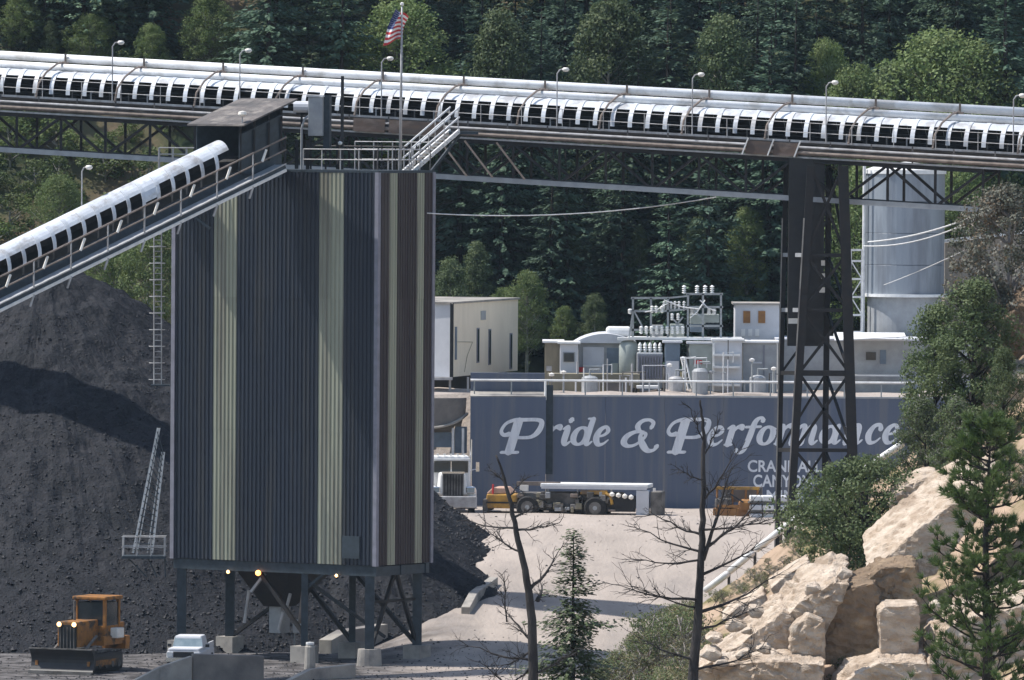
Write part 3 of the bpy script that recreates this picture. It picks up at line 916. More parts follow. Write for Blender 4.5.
for k in range(0, 10):
    px_ = -40 + k * 36.5
    if px_ > 284: continue
    MB().tube([I(px_, .3, 0), I(px_, 1.78, 0)], .045, 6).build('rail_post', M['rail'], inc)
    b = MB()
    b.beam(I(px_, 0.0, -.02), I(px_ - 3, -.55, .05), .1)
    b.beam(I(px_ - 3, -.52, .05), I(px_ + 15, -.30, 1.2), .09)
    b.build('bracket', M['rail'], inc)
    MB().tube([I(px_ + 9, 1.1, -.03), I(px_ + 13, 1.65, -.05)], .07, 6).build('rail_fitting', M['lampwhite'], inc)
MB().beam(I(X0, -.28, 1.3), I(X1 - 40, -.28, 1.3), .12, .12).build('lower_chord', M['darksteel'], inc)
IH_D, IH_R, IH_H = 2.12, 1.02, 1.55
XH = 243
def ih(px, g, e=0.0): return I(px, IH_H + (IH_R + e) * math.sin(g) * 1.12, IH_D - (IH_R + e) * math.cos(g))
def ihood(x0, x1, g0, g1, n, e, nm):
    b = MB(); vv = []
    for x_ in (x0, x1):
        for ee in (e, e - .03):
            for k in range(n + 1): vv.append(ih(x_, lerp(g0, g1, k / n), ee))
    m = n + 1; fs = []
    for k in range(n):
        fs += [(k, k + 1, 2 * m + k + 1, 2 * m + k), (m + k, 3 * m + k, 3 * m + k + 1, m + k + 1), (k, m + k, m + k + 1, k + 1), (2 * m + k, 2 * m + k + 1, 3 * m + k + 1, 3 * m + k)]
    fs += [(0, 2 * m, 3 * m, m), (n, m + n, 3 * m + n, 2 * m + n)]
    b.add(vv, fs)
    for k in range(n): b.m[4 * k + 1] = 1
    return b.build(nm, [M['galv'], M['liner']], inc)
x_ = -52.0
k = 0
while x_ < XH:
    closed = 150 < x_ < 170
    ihood(x_ + .1, min(x_ + 14.8, XH) - .1, math.radians(2 if closed else 34), math.radians(170), 12, 0.0, 'hood_sheet')
    ihood(x_ - 1.6, x_ + 1.6, math.radians(-6), math.radians(70), 8, .035, 'hood_rib')
    x_ += 14.8
    k += 1
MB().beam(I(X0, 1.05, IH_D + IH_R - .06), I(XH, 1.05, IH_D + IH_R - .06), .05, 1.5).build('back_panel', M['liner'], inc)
MB().beam(I(X0, 1.35, IH_D), I(262, 1.35, IH_D), 1.1, .06).build('belt', M['belt'], inc)
x_ = -50
while x_ < 262:
    b = MB(); b.tube([I(x_, 1.2, IH_D - .7), I(x_, 1.2, IH_D + .7)], .08, 6); b.beam(I(x_, .75, IH_D - .75), I(x_, 1.3, IH_D - .75), .09); b.build('idler', M['mech'], inc)
    x_ += 14.8
for k_, (px_, hh) in enumerate(((-20, 1.2), (3, 1.0), (118, 1.25))):
    lamp_post(I(px_, 1.3, 3.2), 1.9 + hh, inc, arm=.25)
# bent below the low end, out of frame
b = MB()
q = I(-45, -.3, 1.3)
for d_ in (0, 1.8):
    e_ = q + INr * d_
    b.beam(e_, V(e_.x, e_.y, 0.0), .4)
b.build('bent', M['darksteel'], inc)

# transfer house at the head
th = thing('transfer_house', 'dark sheet metal transfer house with brown sloping roof on the silo roof', 'transfer house', tuple(S(-7, .6, ZR)))
W0, W1 = .35, 4.6
def roofp(px, d, dh=0): return I(px, 3.42 + dh, d)
xa, xb = 247, 296
def hexr(pts, nm, m): return MB().hexa(pts).build(nm, M[m], th)
for k in range(6):
    d0, d1 = lerp(W0 - .25, W1 + .25, k / 6), lerp(W0 - .25, W1 + .25, (k + 1) / 6)
    hexr([roofp(xa - 3, d0 + .01, 0), roofp(xb + 3, d0 + .01, 0), roofp(xb + 3, d1 - .01, 0), roofp(xa - 3, d1 - .01, 0),
          roofp(xa - 3, d0 + .01, .09), roofp(xb + 3, d0 + .01, .09), roofp(xb + 3, d1 - .01, .09), roofp(xa - 3, d1 - .01, .09)], 'roof_sheet', 'deck')
def wallp(pxa, pxb, d, h0a, h0b, h1, nm, m, t=.08):
    return hexr([I(pxa, h0a, d), I(pxb, h0b, d), I(pxb, h0b, d + t), I(pxa, h0a, d + t), I(pxa, h1, d), I(pxb, h1, d), I(pxb, h1, d + t), I(pxa, h1, d + t)], nm, m)
wallp(250, 293, W0 + .6, .8, -.6, 2.85, 'wall', 'slate')
wallp(250, 293, W1 - .1, .8, -.6, 3.4, 'wall', 'slate')
hexr([I(293, -.6, W0 + .7), I(294.5, -.6, W0 + .7), I(294.5, -.6, W1 - .1), I(293, -.6, W1 - .1), I(293, 3.4, W0 + .7), I(294.5, 3.4, W0 + .7), I(294.5, 3.4, W1 - .1), I(293, 3.4, W1 - .1)], 'wall', 'slate')
for px_ in (250, 264, 279, 292):
    MB().beam(I(px_, .7, W0 + .52), I(px_, 3.4, W0 + .52), .1).build('post', M['darksteel'], th)
    MB().beam(I(px_, .7, W1 + .05), I(px_, 3.4, W1 + .05), .1).build('post', M['darksteel'], th)
MB().beam(I(250, 2.8, W0 + .5), I(293, 2.8, W0 + .5), .08).build('rail', M['slate'], th)
c = I(247, 3.52, .5)
b = MB(); b.beam(c, c + V(0, 0, .4), .06); lo = b.build('lamp_bracket', M['rail'], th)
b = MB(); b.lathe(c + V(0, 0, .5), [(0.01, .14), (.2, .1), (.24, -.05), (.12, -.16), (.01, -.17)], 10); b.build('lamp_head', M['lampwhite'], lo)
for (u_, n_) in ((-7.6, .5), (-4.9, .5), (-7.6, 3.4), (-4.9, 3.4)):
    MB().beam(S(u_, n_, ZR), S(u_, n_, ZR + 1.6), .2).build('leg', M['darksteel'], th)
# catwalk behind the conveyor, left of the silo top
b0, b1 = P(159, 180, 487), P(200, 180, 487)
cw = thing('landing_railing', 'small grey railed landing at the top left corner of the silo', 'landing', tuple(b0))
MB().box(((b0.x + b1.x) / 2, 487, b0.z - .4), (b1.x - b0.x + .2, 1.4, .12)).build('floor', M['slate'], cw)
rail_run(V(b0.x, 486.4, b0.z - .35), V(b1.x, 486.4, b0.z - .35), 3, (.9, 1.75, 2.1), cw)
rail_run(V(b0.x, 487.6, b0.z - .35), V(b1.x, 487.6, b0.z - .35), 3, (.9, 1.75, 2.1), cw)
MB().beam((b1.x, 487, b0.z - .5), (b1.x + 1.2, 487, b0.z - 2.2), .14).build('brace', M['slate'], cw)
MB().beam((b0.x, 487, b0.z - .5), (b1.x + .6, 486, b0.z - 2.6), .14).build('brace', M['slate'], cw)

# stair from silo roof up to the gallery
st = thing('steel_stair', 'steep steel stair with white handrails from the silo roof up to the gallery', 'stair', tuple(P(406, 172, 487)))
bot, topp = [P(403, 172, 486), P(412, 172, 484.6)], [P(450, 131, 493), P(459, 131, 491.6)]
for p0, p1 in zip(bot, topp):
    MB().beam(p0, p1, .1, .24).build('stringer', M['railwhite'], st)
    for h_ in (.75, 1.3):
        MB().tube([p0 + V(0, 0, h_), p1 + V(0, 0, h_)], .05, 6).build('handrail', M['railwhite'], st)
    for t in (0.02, .35, .68, .98):
        q = p0.lerp(p1, t); MB().tube([q, q + V(0, 0, 1.3)], .03, 6).build('rail_post', M['rail'], st)
for k in range(12):
    t = (k + .5) / 12
    MB().beam(bot[0].lerp(topp[0], t), bot[1].lerp(topp[1], t), .28, .05).build('tread', M['grey'], st)
q = topp[0].lerp(topp[1], .5)
MB().box(q + V(.5, .4, -.1), (1.6, 2.2, .16)).build('landing', M['slate'], st)
MB().beam(q + V(.3, 0, -.2), q + V(-1.4, -1, -2.4), .14).build('brace', M['slate'], st)

# ------------------------------------------------------------------ lettered retaining wall
YW = 540.6
def wx(px): return P(px, 440, YW).x
def wz(py, px=700): return P(px, py, YW).z
ZYARD = 5.6
wall = thing('retaining_wall', 'long blue painted retaining wall with white script lettering across the yard', 'wall', (wx(690), YW, ZYARD))
ZW1 = P(700, 397.5, YW).z
ZW0 = ZYARD - .6
xl, xm, xr = wx(470), wx(546), wx(960)
npan = 7
for k in range(npan):
    x0, x1 = lerp(xm, xr, k / npan), lerp(xm, xr, (k + 1) / npan)
    b = MB(); b.box(((x0 + x1) / 2, YW + .25, (ZW0 + ZW1) / 2), (x1 - x0 - .012, .5, ZW1 - ZW0)); b.build('wall_panel', M['signblue'], wall)
b = MB(); b.box(((xl + xm) / 2, YW + .0, (ZW0 + P(508, 397, YW).z) / 2), (xm - xl - .03, .8, P(508, 397, YW).z - ZW0)); b.build('wall_panel', M['signblue'], wall)
# upper setback of the left section and capping
za, zb = P(508, 397, YW).z, P(508, 373.5, YW).z
b = MB(); b.hexa([(xl, YW + 1.2, za - .3), (xm - .1, YW + 1.2, za - .3), (xm - .1, YW + 1.6, za - .3), (xl, YW + 1.6, za - .3), (xl, YW + 1.0, zb), (xm - .1, YW + 1.0, zb), (xm - .1, YW + 1.6, zb), (xl, YW + 1.6, zb)])
b.build('upper_panel', M['signblue'], wall)
b = MB(); b.hexa([(xl, YW - .35, za), (xm - .05, YW - .35, za), (xm - .05, YW + 1.1, za + .25), (xl, YW + 1.1, za + .25), (xl, YW - .35, za + .07), (xm - .05, YW - .35, za + .07), (xm - .05, YW + 1.1, za + .32), (xl, YW + 1.1, za + .32)])
b.build('ledge', M['concrete'], wall)
b = MB(); b.box((lerp(xm, xr, .5), YW + .25, ZW1 + .05), (xr - xm, .56, .1)); b.build('coping', M['grey'], wall)
# dark recessed joint with a downpipe
b = MB(); b.box((wx(549), YW - .06, (P(548, 385, YW).z + P(548, 474, YW).z) / 2), (.46, .1, P(548, 385, YW).z - P(548, 474, YW).z)); b.build('joint_cover', M['slate'], wall)
b = MB(); b.tube([(wx(545), YW - .15, P(545, 381, YW).z), (wx(545), YW - .15, P(545, 400, YW).z)], .07, 8); b.build('downpipe', M['white'], wall)
# guard rail on top
for x0, x1 in ((xl, xm), (xm, xr)):
    b = MB(); b.tube([(x0, YW + .2, P(600, 381, YW).z), (x1, YW + .2, P(600, 381, YW).z)], .07, 8); b.build('top_rail', M['railwhite'], wall)
for px_ in range(474, 920, 37):
    b = MB(); b.tube([(wx(px_), YW + .2, ZW1), (wx(px_), YW + .2, P(600, 381, YW).z)], .04, 6); b.build('rail_post', M['silverframe'], wall)

# lettering painted on the wall: strokes of varying width
def catmull(pts, n=7):
    out = []
    q = [pts[0]] + list(pts) + [pts[-1]]
    for i in range(1, len(q) - 2):
        p0, p1, p2, p3 = q[i - 1], q[i], q[i + 1], q[i + 2]
        for k in range(n):
            t = k / n
            out.append(tuple(0.5 * (2 * p1[j] + (p2[j] - p0[j]) * t + (2 * p0[j] - 5 * p1[j] + 4 * p2[j] - p3[j]) * t * t + (3 * p1[j] - p0[j] - 3 * p2[j] + p3[j]) * t ** 3) for j in range(3)))
    out.append(pts[-1])
    return out
def oval(cx, cy, rx, ry, w0, w1, n=14):
    return [(cx + rx * math.cos(2 * PI * k / n), cy + ry * math.sin(2 * PI * k / n), lerp(w0, w1, abs(math.cos(2 * PI * k / n)) ** 1.5)) for k in range(n + 1)]
CAP = [[(0.95, 1.30, .42), (0.95, .6, .42), (0.95, -.30, .42)], [(0.52, -.34, .13), (1.42, -.34, .13)],
       [(0.66, .62, .24), (.38, .58, .15), (.2, .80, .15), (.34, 1.18, .15), (.75, 1.37, .16), (1.2, 1.38, .16), (1.95, 1.38, .16), (2.2, 1.2, .22), (2.14, .75, .27), (1.8, .47, .16), (1.1, .44, .13)]]
GLY = {
 'P': CAP,
 'r': [[(.05, .86, .08), (.25, .98, .16), (.3, .8, .28), (.3, .02, .28)], [(.32, .55, .1), (.5, .9, .14), (.72, .97, .26), (.82, .86, .2)], [(.12, 0.02, .1), (.5, 0.02, .1)]],
 'i': [[(.05, .84, .08), (.25, .97, .16), (.28, .75, .28), (.28, .25, .28), (.4, .03, .16), (.62, .2, .07)], [(.33, 1.28, .26), (.34, 1.34, .28)]],
 'd': [oval(.45, .48, .34, .44, .12, .28), [(.86, 1.38, .25), (.84, .3, .27), (.95, .04, .16), (1.15, .2, .07)], [(.6, 1.4, .08), (.95, 1.4, .1)]],
 'e': [[(.16, .45, .08), (.5, .52, .12), (.68, .74, .18), (.5, .96, .14), (.24, .78, .24), (.16, .4, .28), (.34, .05, .2), (.6, .06, .12), (.82, .28, .06)]],
 'f': [[(.95, 1.25, .22), (.8, 1.42, .13), (.55, 1.2, .24), (.48, .4, .28), (.38, -.3, .2), (.1, -.42, .15), (-.02, -.28, .2)], [(.12, .92, .11), (.92, .95, .11)]],
 'o': [oval(.45, .48, .33, .45, .12, .28), [(.6, .92, .1), (.85, .82, .07)]],
 'm': [[(.05, .86, .08), (.22, .97, .16), (.26, .75, .26), (.26, .02, .26)], [(.28, .6, .1), (.55, .96, .16), (.74, .85, .22), (.76, .02, .26)], [(.78, .6, .1), (1.05, .96, .16), (1.24, .85, .22), (1.26, .25, .26), (1.38, .03, .15), (1.58, .2, .07)]],
 'a': [oval(.42, .47, .33, .44, .12, .28), [(.8, .95, .22), (.78, .25, .27), (.9, .03, .15), (1.1, .2, .07)]],
 'n': [[(.05, .86, .08), (.22, .97, .16), (.26, .75, .26), (.26, .02, .26)], [(.28, .6, .1), (.55, .96, .16), (.76, .85, .22), (.78, .25, .26), (.9, .03, .15), (1.1, .2, .07)]],
 'c': [[(.72, .72, .22), (.6, .96, .16), (.32, .88, .2), (.16, .45, .28), (.32, .05, .2), (.6, .06, .12), (.82, .28, .06)]],
 '&': [[(1.52, .95, .2), (1.55, 1.2, .16), (1.3, 1.36, .13), (.95, 1.3, .18), (.78, 1.05, .24), (.95, .78, .16), (1.2, .72, .1)],
       [(1.2, .72, .1), (.75, .72, .16), (.38, .5, .26), (.3, .2, .28), (.55, -.02, .16), (.95, .05, .13), (1.3, .4, .14), (1.32, .62, .14), (1.12, .66, .14), (1.1, .42, .2), (1.38, .0, .28), (1.7, -.26, .2), (2.0, -.22, .14), (2.1, -.02, .24)]],
}
SL = 0.30
XH_ = 19.0 / (F / YW)
def glyph(ch, px, base_py, xs_=1.0):
    x0 = wx(px); z0 = P(px, base_py, YW).z
    b = MB()
    for si, st_ in enumerate(GLY[ch]):
        pts = catmull(st_)
        L, R = [], []
        for i, (x, y, w) in enumerate(pts):
            xa, ya, _ = pts[max(0, i - 1)]; xb, yb, _ = pts[min(len(pts) - 1, i + 1)]
            dx, dy = xb - xa, yb - ya
            l = math.hypot(dx, dy) or 1
            w = w * 1.12 + .02
            nx_, ny_ = -dy / l * w / 2, dx / l * w / 2
            for lst, sg in ((L, 1), (R, -1)):
                X, Yv = x + nx_ * sg, y + ny_ * sg
                lst.append(V(x0 + (X + Yv * SL) * XH_ * xs_, YW - 0.012 - .012 * si - .00016 * i, z0 + Yv * XH_))
        n = len(L)
        b.add(L + R, [(i, n + i, n + i + 1, i + 1) for i in range(n - 1)])
        # round ends
        for e, (q, w) in enumerate(((pts[0], pts[0][2]), (pts[-1], pts[-1][2]))):
            cc = [V(x0 + (q[0] + w / 2 * math.cos(g_) + (q[1] + w / 2 * math.sin(g_)) * SL) * XH_ * xs_, YW - 0.0105 - .012 * si - (.0001 + .00016 * len(pts)) * e, z0 + (q[1] + w / 2 * math.sin(g_)) * XH_) for g_ in np.linspace(0, 2 * PI, 9)[:-1]]
            b.add(cc, [tuple(range(8))])
    # move the letters on the projecting left panel forward with it
    return b.build('letter', M['letter'], wall)
dyl = {}
for ch, px_, yb_ in (('P', 493, 445.5), ('r', 540, 445), ('i', 557.5, 445), ('d', 569, 445), ('e', 591, 445), ('&', 617, 445.5), ('P', 660, 445.5), ('e', 705, 445),
                     ('r', 722, 445), ('f', 738, 444.5), ('o', 755, 444.5), ('r', 772, 444), ('m', 786, 444), ('a', 818, 443.5), ('n', 840, 443.5), ('c', 863, 443), ('e', 880, 443)):
    o = glyph(ch, px_, yb_)
    if px_ < 500: o.location.y -= 0.405
# plain capitals
for txt, px0, px1, y0_, y1_ in (('CRANDALL', 748, 822, 460, 472), ('CANYON', 753.5, 812, 474.5, 487), ('MINE', 767, 805, 490, 502)):
    cu = bpy.data.curves.new('capitals', 'FONT')
    cu.body = txt
    cu.offset = 0.022
    to = bpy.data.objects.new('capitals', cu)
    col.objects.link(to)
    bpy.context.view_layer.update()
    me = bpy.data.meshes.new_from_object(to.evaluated_get(bpy.context.evaluated_depsgraph_get()))
    bpy.data.objects.remove(to)
    co = np.array([v.co[:] for v in me.vertices])
    mn, mxx = co.min(0), co.max(0)
    zt_, zb_ = P(px0, y0_, YW).z, P(px0, y1_, YW).z
    for v in me.vertices:
        v.co = V(lerp(wx(px0), wx(px1), (v.co.x - mn[0]) / (mxx[0] - mn[0])), YW - .013, lerp(zb_, zt_, (v.co.y - mn[1]) / (mxx[1] - mn[1]))) - wall.location
    me.materials.append(M['letter'])
    o = bpy.data.objects.new('lettering', me); col.objects.link(o); o.parent = wall

# concrete loading structure left of the wall, behind the truck
ld = thing('loading_chute', 'rounded stained concrete hopper front above the white truck', 'hopper', (wx(448), YW + 1, ZYARD))
pts = []
zt_, zm_ = P(450, 398, YW).z, P(450, 428, YW).z
b = MB()
n = 12
x0, x1 = wx(405), wx(468)
vv = []
for k in range(n + 1):
    t = k / n
    x = lerp(x0, x1, t)
    yb = YW - 1.1 * math.sin(PI * t) ** .6 + .6
    zb_ = zm_ + .9 * (t ** 4)
    vv += [(x, yb, zt_), (x, yb + .15 - .1, zb_)]
b.add(vv, [(2 * k, 2 * k + 1, 2 * k + 3, 2 * k + 2) for k in range(n)])
b.add([(x0, YW + .6, zt_), (x1, YW + .6, zt_)] + [vv[2 * k] for k in range(n + 1)][::-1], [tuple(range(n + 3))])
b.build('drum_front', M['darkconc'], ld)
b = MB(); b.box(((x0 + x1) / 2, YW + 1.9, (zt_ + ZYARD) / 2 - .6), (x1 - x0 + 1.5, .6, zt_ - ZYARD + .9)); b.build('back_wall', M['darkconc'], ld)
b = MB()
ring = []
for k in range(n + 1):
    t = k / n; ring.append(V(lerp(x0, x1, t), YW - 1.1 * math.sin(PI * t) ** .6 + .55, zm_ + .9 * t ** 4))
b.tube(ring, .1, 6); b.build('rim', M['concrete'], ld)
for px_ in (431, 453, 463):
    b = MB(); b.tube([(wx(px_), YW - .2, P(450, 452, YW).z - 1), (wx(px_), YW - .2, zm_)], .08, 6); b.build('prop', M['railwhite'], ld)
b = MB(); b.box(((wx(425) + wx(452)) / 2, YW + .3, P(450, 440, YW).z), (wx(452) - wx(425), .12, .9)); b.build('window', M['bluegrey'], ld)
b = MB(); b.box(((wx(455) + wx(467)) / 2, YW + .3, P(450, 440, YW).z), (wx(467) - wx(455), .12, 1.6)); b.build('side_window', M['bluegrey'], ld)

# ------------------------------------------------------------------ buildings on the bench
ZBN = 12.4
YB = 550.0
def bx(px, Y=YB): return P(px, 350, Y).x
def bz(py, Y=YB): return P(600, py, Y).z
# cream building, seen on its corner
cb = thing('cream_building', 'cream flat roofed building with narrow slit windows beside the silo', 'building', (bx(453), 549, ZBN))
YK = 548.0
k0, k1, k2 = P(405, 303, YK + 1.2), P(453, 303, YK), P(518, 309, YK + 14)
ztop, zbot = P(453, 303, YK).z, P(453, 377, YK).z
def quadwall(pa, pb, z0a, z1a, t, nm, m, root, out=0.0):
    d = V(pb.x - pa.x, pb.y - pa.y, 0).normalized()
    nn = V(d.y, -d.x, 0)
    a_, b_ = V(pa.x, pa.y, 0) + nn * out, V(pb.x, pb.y, 0) + nn * out
    pts = [a_ + V(0, 0, z0a), b_ + V(0, 0, z0a), b_ - nn * t + V(0, 0, z0a), a_ - nn * t + V(0, 0, z0a), a_ + V(0, 0, z1a), b_ + V(0, 0, z1a), b_ - nn * t + V(0, 0, z1a), a_ - nn * t + V(0, 0, z1a)]
    return MB().hexa(pts).build(nm, M[m], root)
quadwall(k0, k1 - V(.15, 0, 0), zbot, ztop, .2, 'wall', 'palegrey', cb)
quadwall(k1, k2, zbot, ztop, .2, 'wall', 'cream', cb)
quadwall(k2, k2 + V(-5, 1.5, 0), zbot, ztop, .2, 'wall', 'cream', cb)
b = MB(); b.add([V(q.x, q.y, ztop + .06) for q in (k0 + V(-.1, -.15, 0), k1 + V(0, -.2, 0), k2 + V(.15, 0, 0), k2 + V(-8, 1.5, 0))], [(0, 1, 2, 3)])
b.add([V(q.x, q.y, ztop - .06) for q in (k0 + V(-.1, -.15, 0), k1 + V(0, -.2, 0), k2 + V(.15, 0, 0), k2 + V(-8, 1.5, 0))], [(3, 2, 1, 0)])
b.f += [[0, 4, 5, 1], [1, 5, 6, 2]]; b.m += [0, 0]
b.build('roof', M['concrete'], cb)
MB().beam(V(k1.x - .06, k1.y - .05, zbot), V(k1.x - .06, k1.y - .05, ztop), .22).build('corner_pipe', M['black'], cb)
dk = (k2 - k1); dk.z = 0
for (t0, ya, yb_) in ((.36, 328, 363), (.54, 329, 365), (.87, 333, 369)):
    q = k1 + dk * t0; zz0, zz1 = P(480, yb_, q.y).z, P(480, ya, q.y).z
    o = quadwall(q, q + dk * .035, zz0, zz1, .06, 'window', 'trim', cb, .05)
    quadwall(q + dk * .006, q + dk * .029, zz0 + .08, zz1 - .08, .06, 'pane', 'glass', o, .056)
q = k1 + dk * .42
quadwall(q, q + dk * .07, P(480, 320, q.y).z, P(480, 311, q.y).z, .05, 'vent', 'grey', cb, .05)
quadwall(k1 + dk * .03, k1 + dk * .055, P(455, 360, YK).z, P(455, 327, YK).z, .05, 'notice_strip', 'bluegrey', cb, .05)
b = MB()
def ck(t, y): q = k1 + dk * t; return V(q.x, q.y - .12, P(480, y, q.y).z)
b.tube([ck(.06, 342), ck(.3, 342), ck(.22, 356), ck(.18, 372)], .014, 5)
b.build('cable', M['tan'], cb)
b = MB(); b.box(((k0.x + k1.x) / 2, YK + .2, zbot - .1), (k1.x - k0.x, 1.2, .16)); b.build('floor_beam', M['rail'], cb)
for px_ in (433, 450, 468):
    MB().beam(V(P(px_, 380, YK).x, YK + .3, ZBN - .2), V(P(px_, 380, YK).x, YK + .3, zbot), .14).build('post', M['rail'], cb)
quadwall(k0 + V(0, 2.5, 0), k2 + V(0, -4, 0), ZBN - .3, zbot, .2, 'underside_shade', 'black', cb)  # black sheet standing in for the shade of the open underside

def simple_box(name, label, cat, px0, px1, y0_, y1_, Y, depth, m, roof=None, group=None, roof_over=.15, bevel=0.0, ground=True, nm='body'):
    x0, x1 = bx(px0, Y), bx(px1, Y)
    z1_, z0_ = P((px0 + px1) / 2, y0_, Y).z, P((px0 + px1) / 2, y1_, Y).z
    if ground: z0_ = min(z0_, ZBN - .05)
    root = thing(name, label, cat, ((x0 + x1) / 2, Y + depth / 2, z0_), group)
    b = MB(); b.box(((x0 + x1) / 2, Y + depth / 2, (z0_ + z1_) / 2), (x1 - x0, depth, z1_ - z0_)); b.build(nm, M[m], root, bevel=bevel)
    if roof:
        b = MB(); b.box(((x0 + x1) / 2, Y + depth / 2, z1_ + .06), (x1 - x0 + 2 * roof_over, depth + 2 * roof_over, .11)); b.build('roof', M[roof], root)
    return root
def face_box(root, px0, px1, y0_, y1_, Y, nm, m, t=.06):
    x0, x1 = bx(px0, Y), bx(px1, Y)
    z1_, z0_ = P((px0 + px1) / 2, y0_, Y).z, P((px0 + px1) / 2, y1_, Y).z
    b = MB(); b.box(((x0 + x1) / 2, Y - t / 2, (z0_ + z1_) / 2), (x1 - x0, t, z1_ - z0_)); return b.build(nm, M[m], root)

r = simple_box('timber_shed', 'weathered tan shed with white flat roof edge at the left end of the bench', 'shed', 545, 562, 343, 386, 552.5, 4, 'tan', 'white')
face_box(r, 546.5, 552, 366, 371, 552.5, 'pipe_stub', 'rail')
r = simple_box('site_trailer', 'light grey site trailer with one dark window behind the wall rail', 'trailer', 560, 578, 344, 373, 551, 3, 'palegrey', 'white', bevel=.04)
face_box(r, 563, 575, 352, 362, 551, 'window_frame', 'grey', .05); face_box(r, 564, 574, 353, 361.5, 551, 'window', 'glass', .09)
r = simple_box('equipment_house', 'wide grey blue equipment house with arched white roof next to the trailer', 'shed', 578.5, 633, 343, 386, 553, 5, 'grey', None)
x0, x1 = bx(574, 553), bx(637, 553)
b = MB(); vv = []
for k in range(11):
    t = k / 10; z_ = P(600, lerp(343, 333.5, math.sin(PI * t) ** .8), 553).z
    vv += [(lerp(x0, x1, t), 552.7, z_), (lerp(x0, x1, t), 558.3, z_)]
b.add(vv, [(2 * k, 2 * k + 1, 2 * k + 3, 2 * k + 2) for k in range(10)]); b.add([vv[2 * k] for k in range(11)], [tuple(range(11))])
b.build('roof', M['palegrey'], r)
face_box(r, 583, 604, 347, 373, 553, 'door', 'palegrey'); face_box(r, 583, 604, 365, 367, 552.9, 'door_rail', 'white'); face_box(r, 607, 620, 348, 376, 553, 'opening', 'bluegrey'); face_box(r, 611, 618, 363, 375, 552.9, 'panel', 'green')
face_box(r, 577, 584, 367, 372, 552.8, 'red_panel', 'flagred')
r = simple_box('low_platform', 'long low grey brown timber platform behind the blue wall', 'platform', 548, 640, 374, 397, 548.5, 2, 'tan', None)
face_box(r, 582, 590, 388, 395, 548.5, 'pale_stack', 'palegrey'); face_box(r, 606, 625, 383, 396, 548.5, 'dark_panel', 'darkconc')
r = simple_box('plastic_sheeting', 'crumpled white tarpaulin bundle on the equipment house roof', 'tarpaulin', 606, 632, 327, 337, 554, 2, 'white', None, ground=False, bevel=.2)

# cylindrical vessel and transformer
c = V(bx(629, 551), 552, ZBN)
tk = thing('small_vessel', 'small grey green upright vessel beside the equipment house', 'vessel', tuple(c))
b = MB(); b.lathe(c, [(.0, 0), (.6, 0), (.6, 2.9), (.45, 3.2), (.0, 3.3)], 20); b.build('shell', M['green'], tk, smooth=True)
b = MB(); b.box(c + V(-.2, -.1, 3.35), (1.0, .8, .16)); b.build('cap', M['white'], tk)
tr_ = simple_box('transformer', 'large grey transformer with white bushings on top behind the wall rail', 'transformer', 637, 663, 353, 381, 550, 2.4, 'grey', None, bevel=.05)
for k in range(9):
    face_box(tr_, 638 + k * 2.8, 639.4 + k * 2.8, 355, 379, 550, 'cooling_fin', 'trim', .22)
for k in range(5):
    q = V(bx(640 + k * 5, 550.8), 550.8, P(650, 353, 550.8).z)
    b = MB(); b.lathe(q, [(.09, 0), (.09, .15), (.16, .18), (.09, .28), (.15, .32), (.07, .42), (.13, .46), (.05, .62), (.01, .65)], 8); b.build('bushing', M['porcelain'], tr_)
tb = simple_box('work_table', 'low white topped table in front of the transformer', 'table', 637, 660, 386, 388.5, 547, 1.4, 'white', None, ground=False, nm='top')
for px_ in (633, 636, 659, 664):
    MB().beam(V(bx(px_, 547), 547.4, ZBN - .1), V(bx(lerp(px_, 648, .1), 547), 547.4, P(650, 388, 547).z), .12).build('leg', M['darksteel'], tb)
r = simple_box('switch_cabinet', 'tall blue grey switch cabinet right of the transformer', 'cabinet', 665, 680, 343, 397, 549.5, 1.5, 'bluegrey', 'palegrey', bevel=.03)
face_box(r, 666, 679, 361, 396, 549.5, 'lower_door', 'palegrey')
r = simple_box('control_box', 'grey green control box with a red sign behind the wall rail', 'cabinet', 689, 713, 344, 397, 550, 1.8, 'green', 'palegrey', bevel=.03)
face_box(r, 694, 702, 360, 364, 550, 'red_sign', 'flagred'); face_box(r, 703, 711, 362.5, 364, 550, 'stripe', 'palegrey'); face_box(r, 698, 712, 384, 386, 550, 'stripe', 'palegrey')
la = thing('ladder_stand', 'leaning pale ladder between blue grey and green cabinets', 'ladder', (bx(686, 548.5), 548.5, ZBN))
for dx in (0, 4):
    MB().beam(P(690 + dx, 397, 548.3), P(681 + dx, 357, 549.2), .08).build('stile', M['railwhite'], la)
for k in range(7):
    t = (k + .6) / 7.5; MB().beam(P(690, 397, 548.3).lerp(P(681, 357, 549.2), t), P(694, 397, 548.3).lerp(P(685, 357, 549.2), t), .05).build('rung', M['railwhite'], la)
r = simple_box('tiered_rack', 'three tier white and grey shelf rack behind the lettered wall', 'rack', 714, 742, 341, 398, 549, 1.6, 'palegrey', 'white', bevel=.02)
for y_ in (356, 368, 386):
    face_box(r, 713, 740, y_ - 2.2, y_, 549, 'shelf', 'white', .5)
face_box(r, 712.5, 714.5, 343, 397, 549, 'post', 'white', .3); face_box(r, 727.6, 728.6, 340, 395, 548.7, 'strap', 'mech', .1)
r = simple_box('grey_container', 'plain grey equipment container right of the tiered rack', 'container', 743, 777, 343, 397, 550, 3, 'grey', 'white', bevel=.03)
face_box(r, 753, 762, 362, 363.5, 550, 'stripe', 'palegrey'); face_box(r, 763.5, 764.5, 345, 396, 550, 'seam', 'trim')
r = simple_box('pale_hut', 'pale grey hut with two rusty shutters above the container', 'hut', 735, 779, 305, 336, 556, 4, 'palegrey', 'concrete')
for px_ in (743, 758):
    face_box(r, px_, px_ + 7, 311, 323, 556, 'shutter', 'rust')
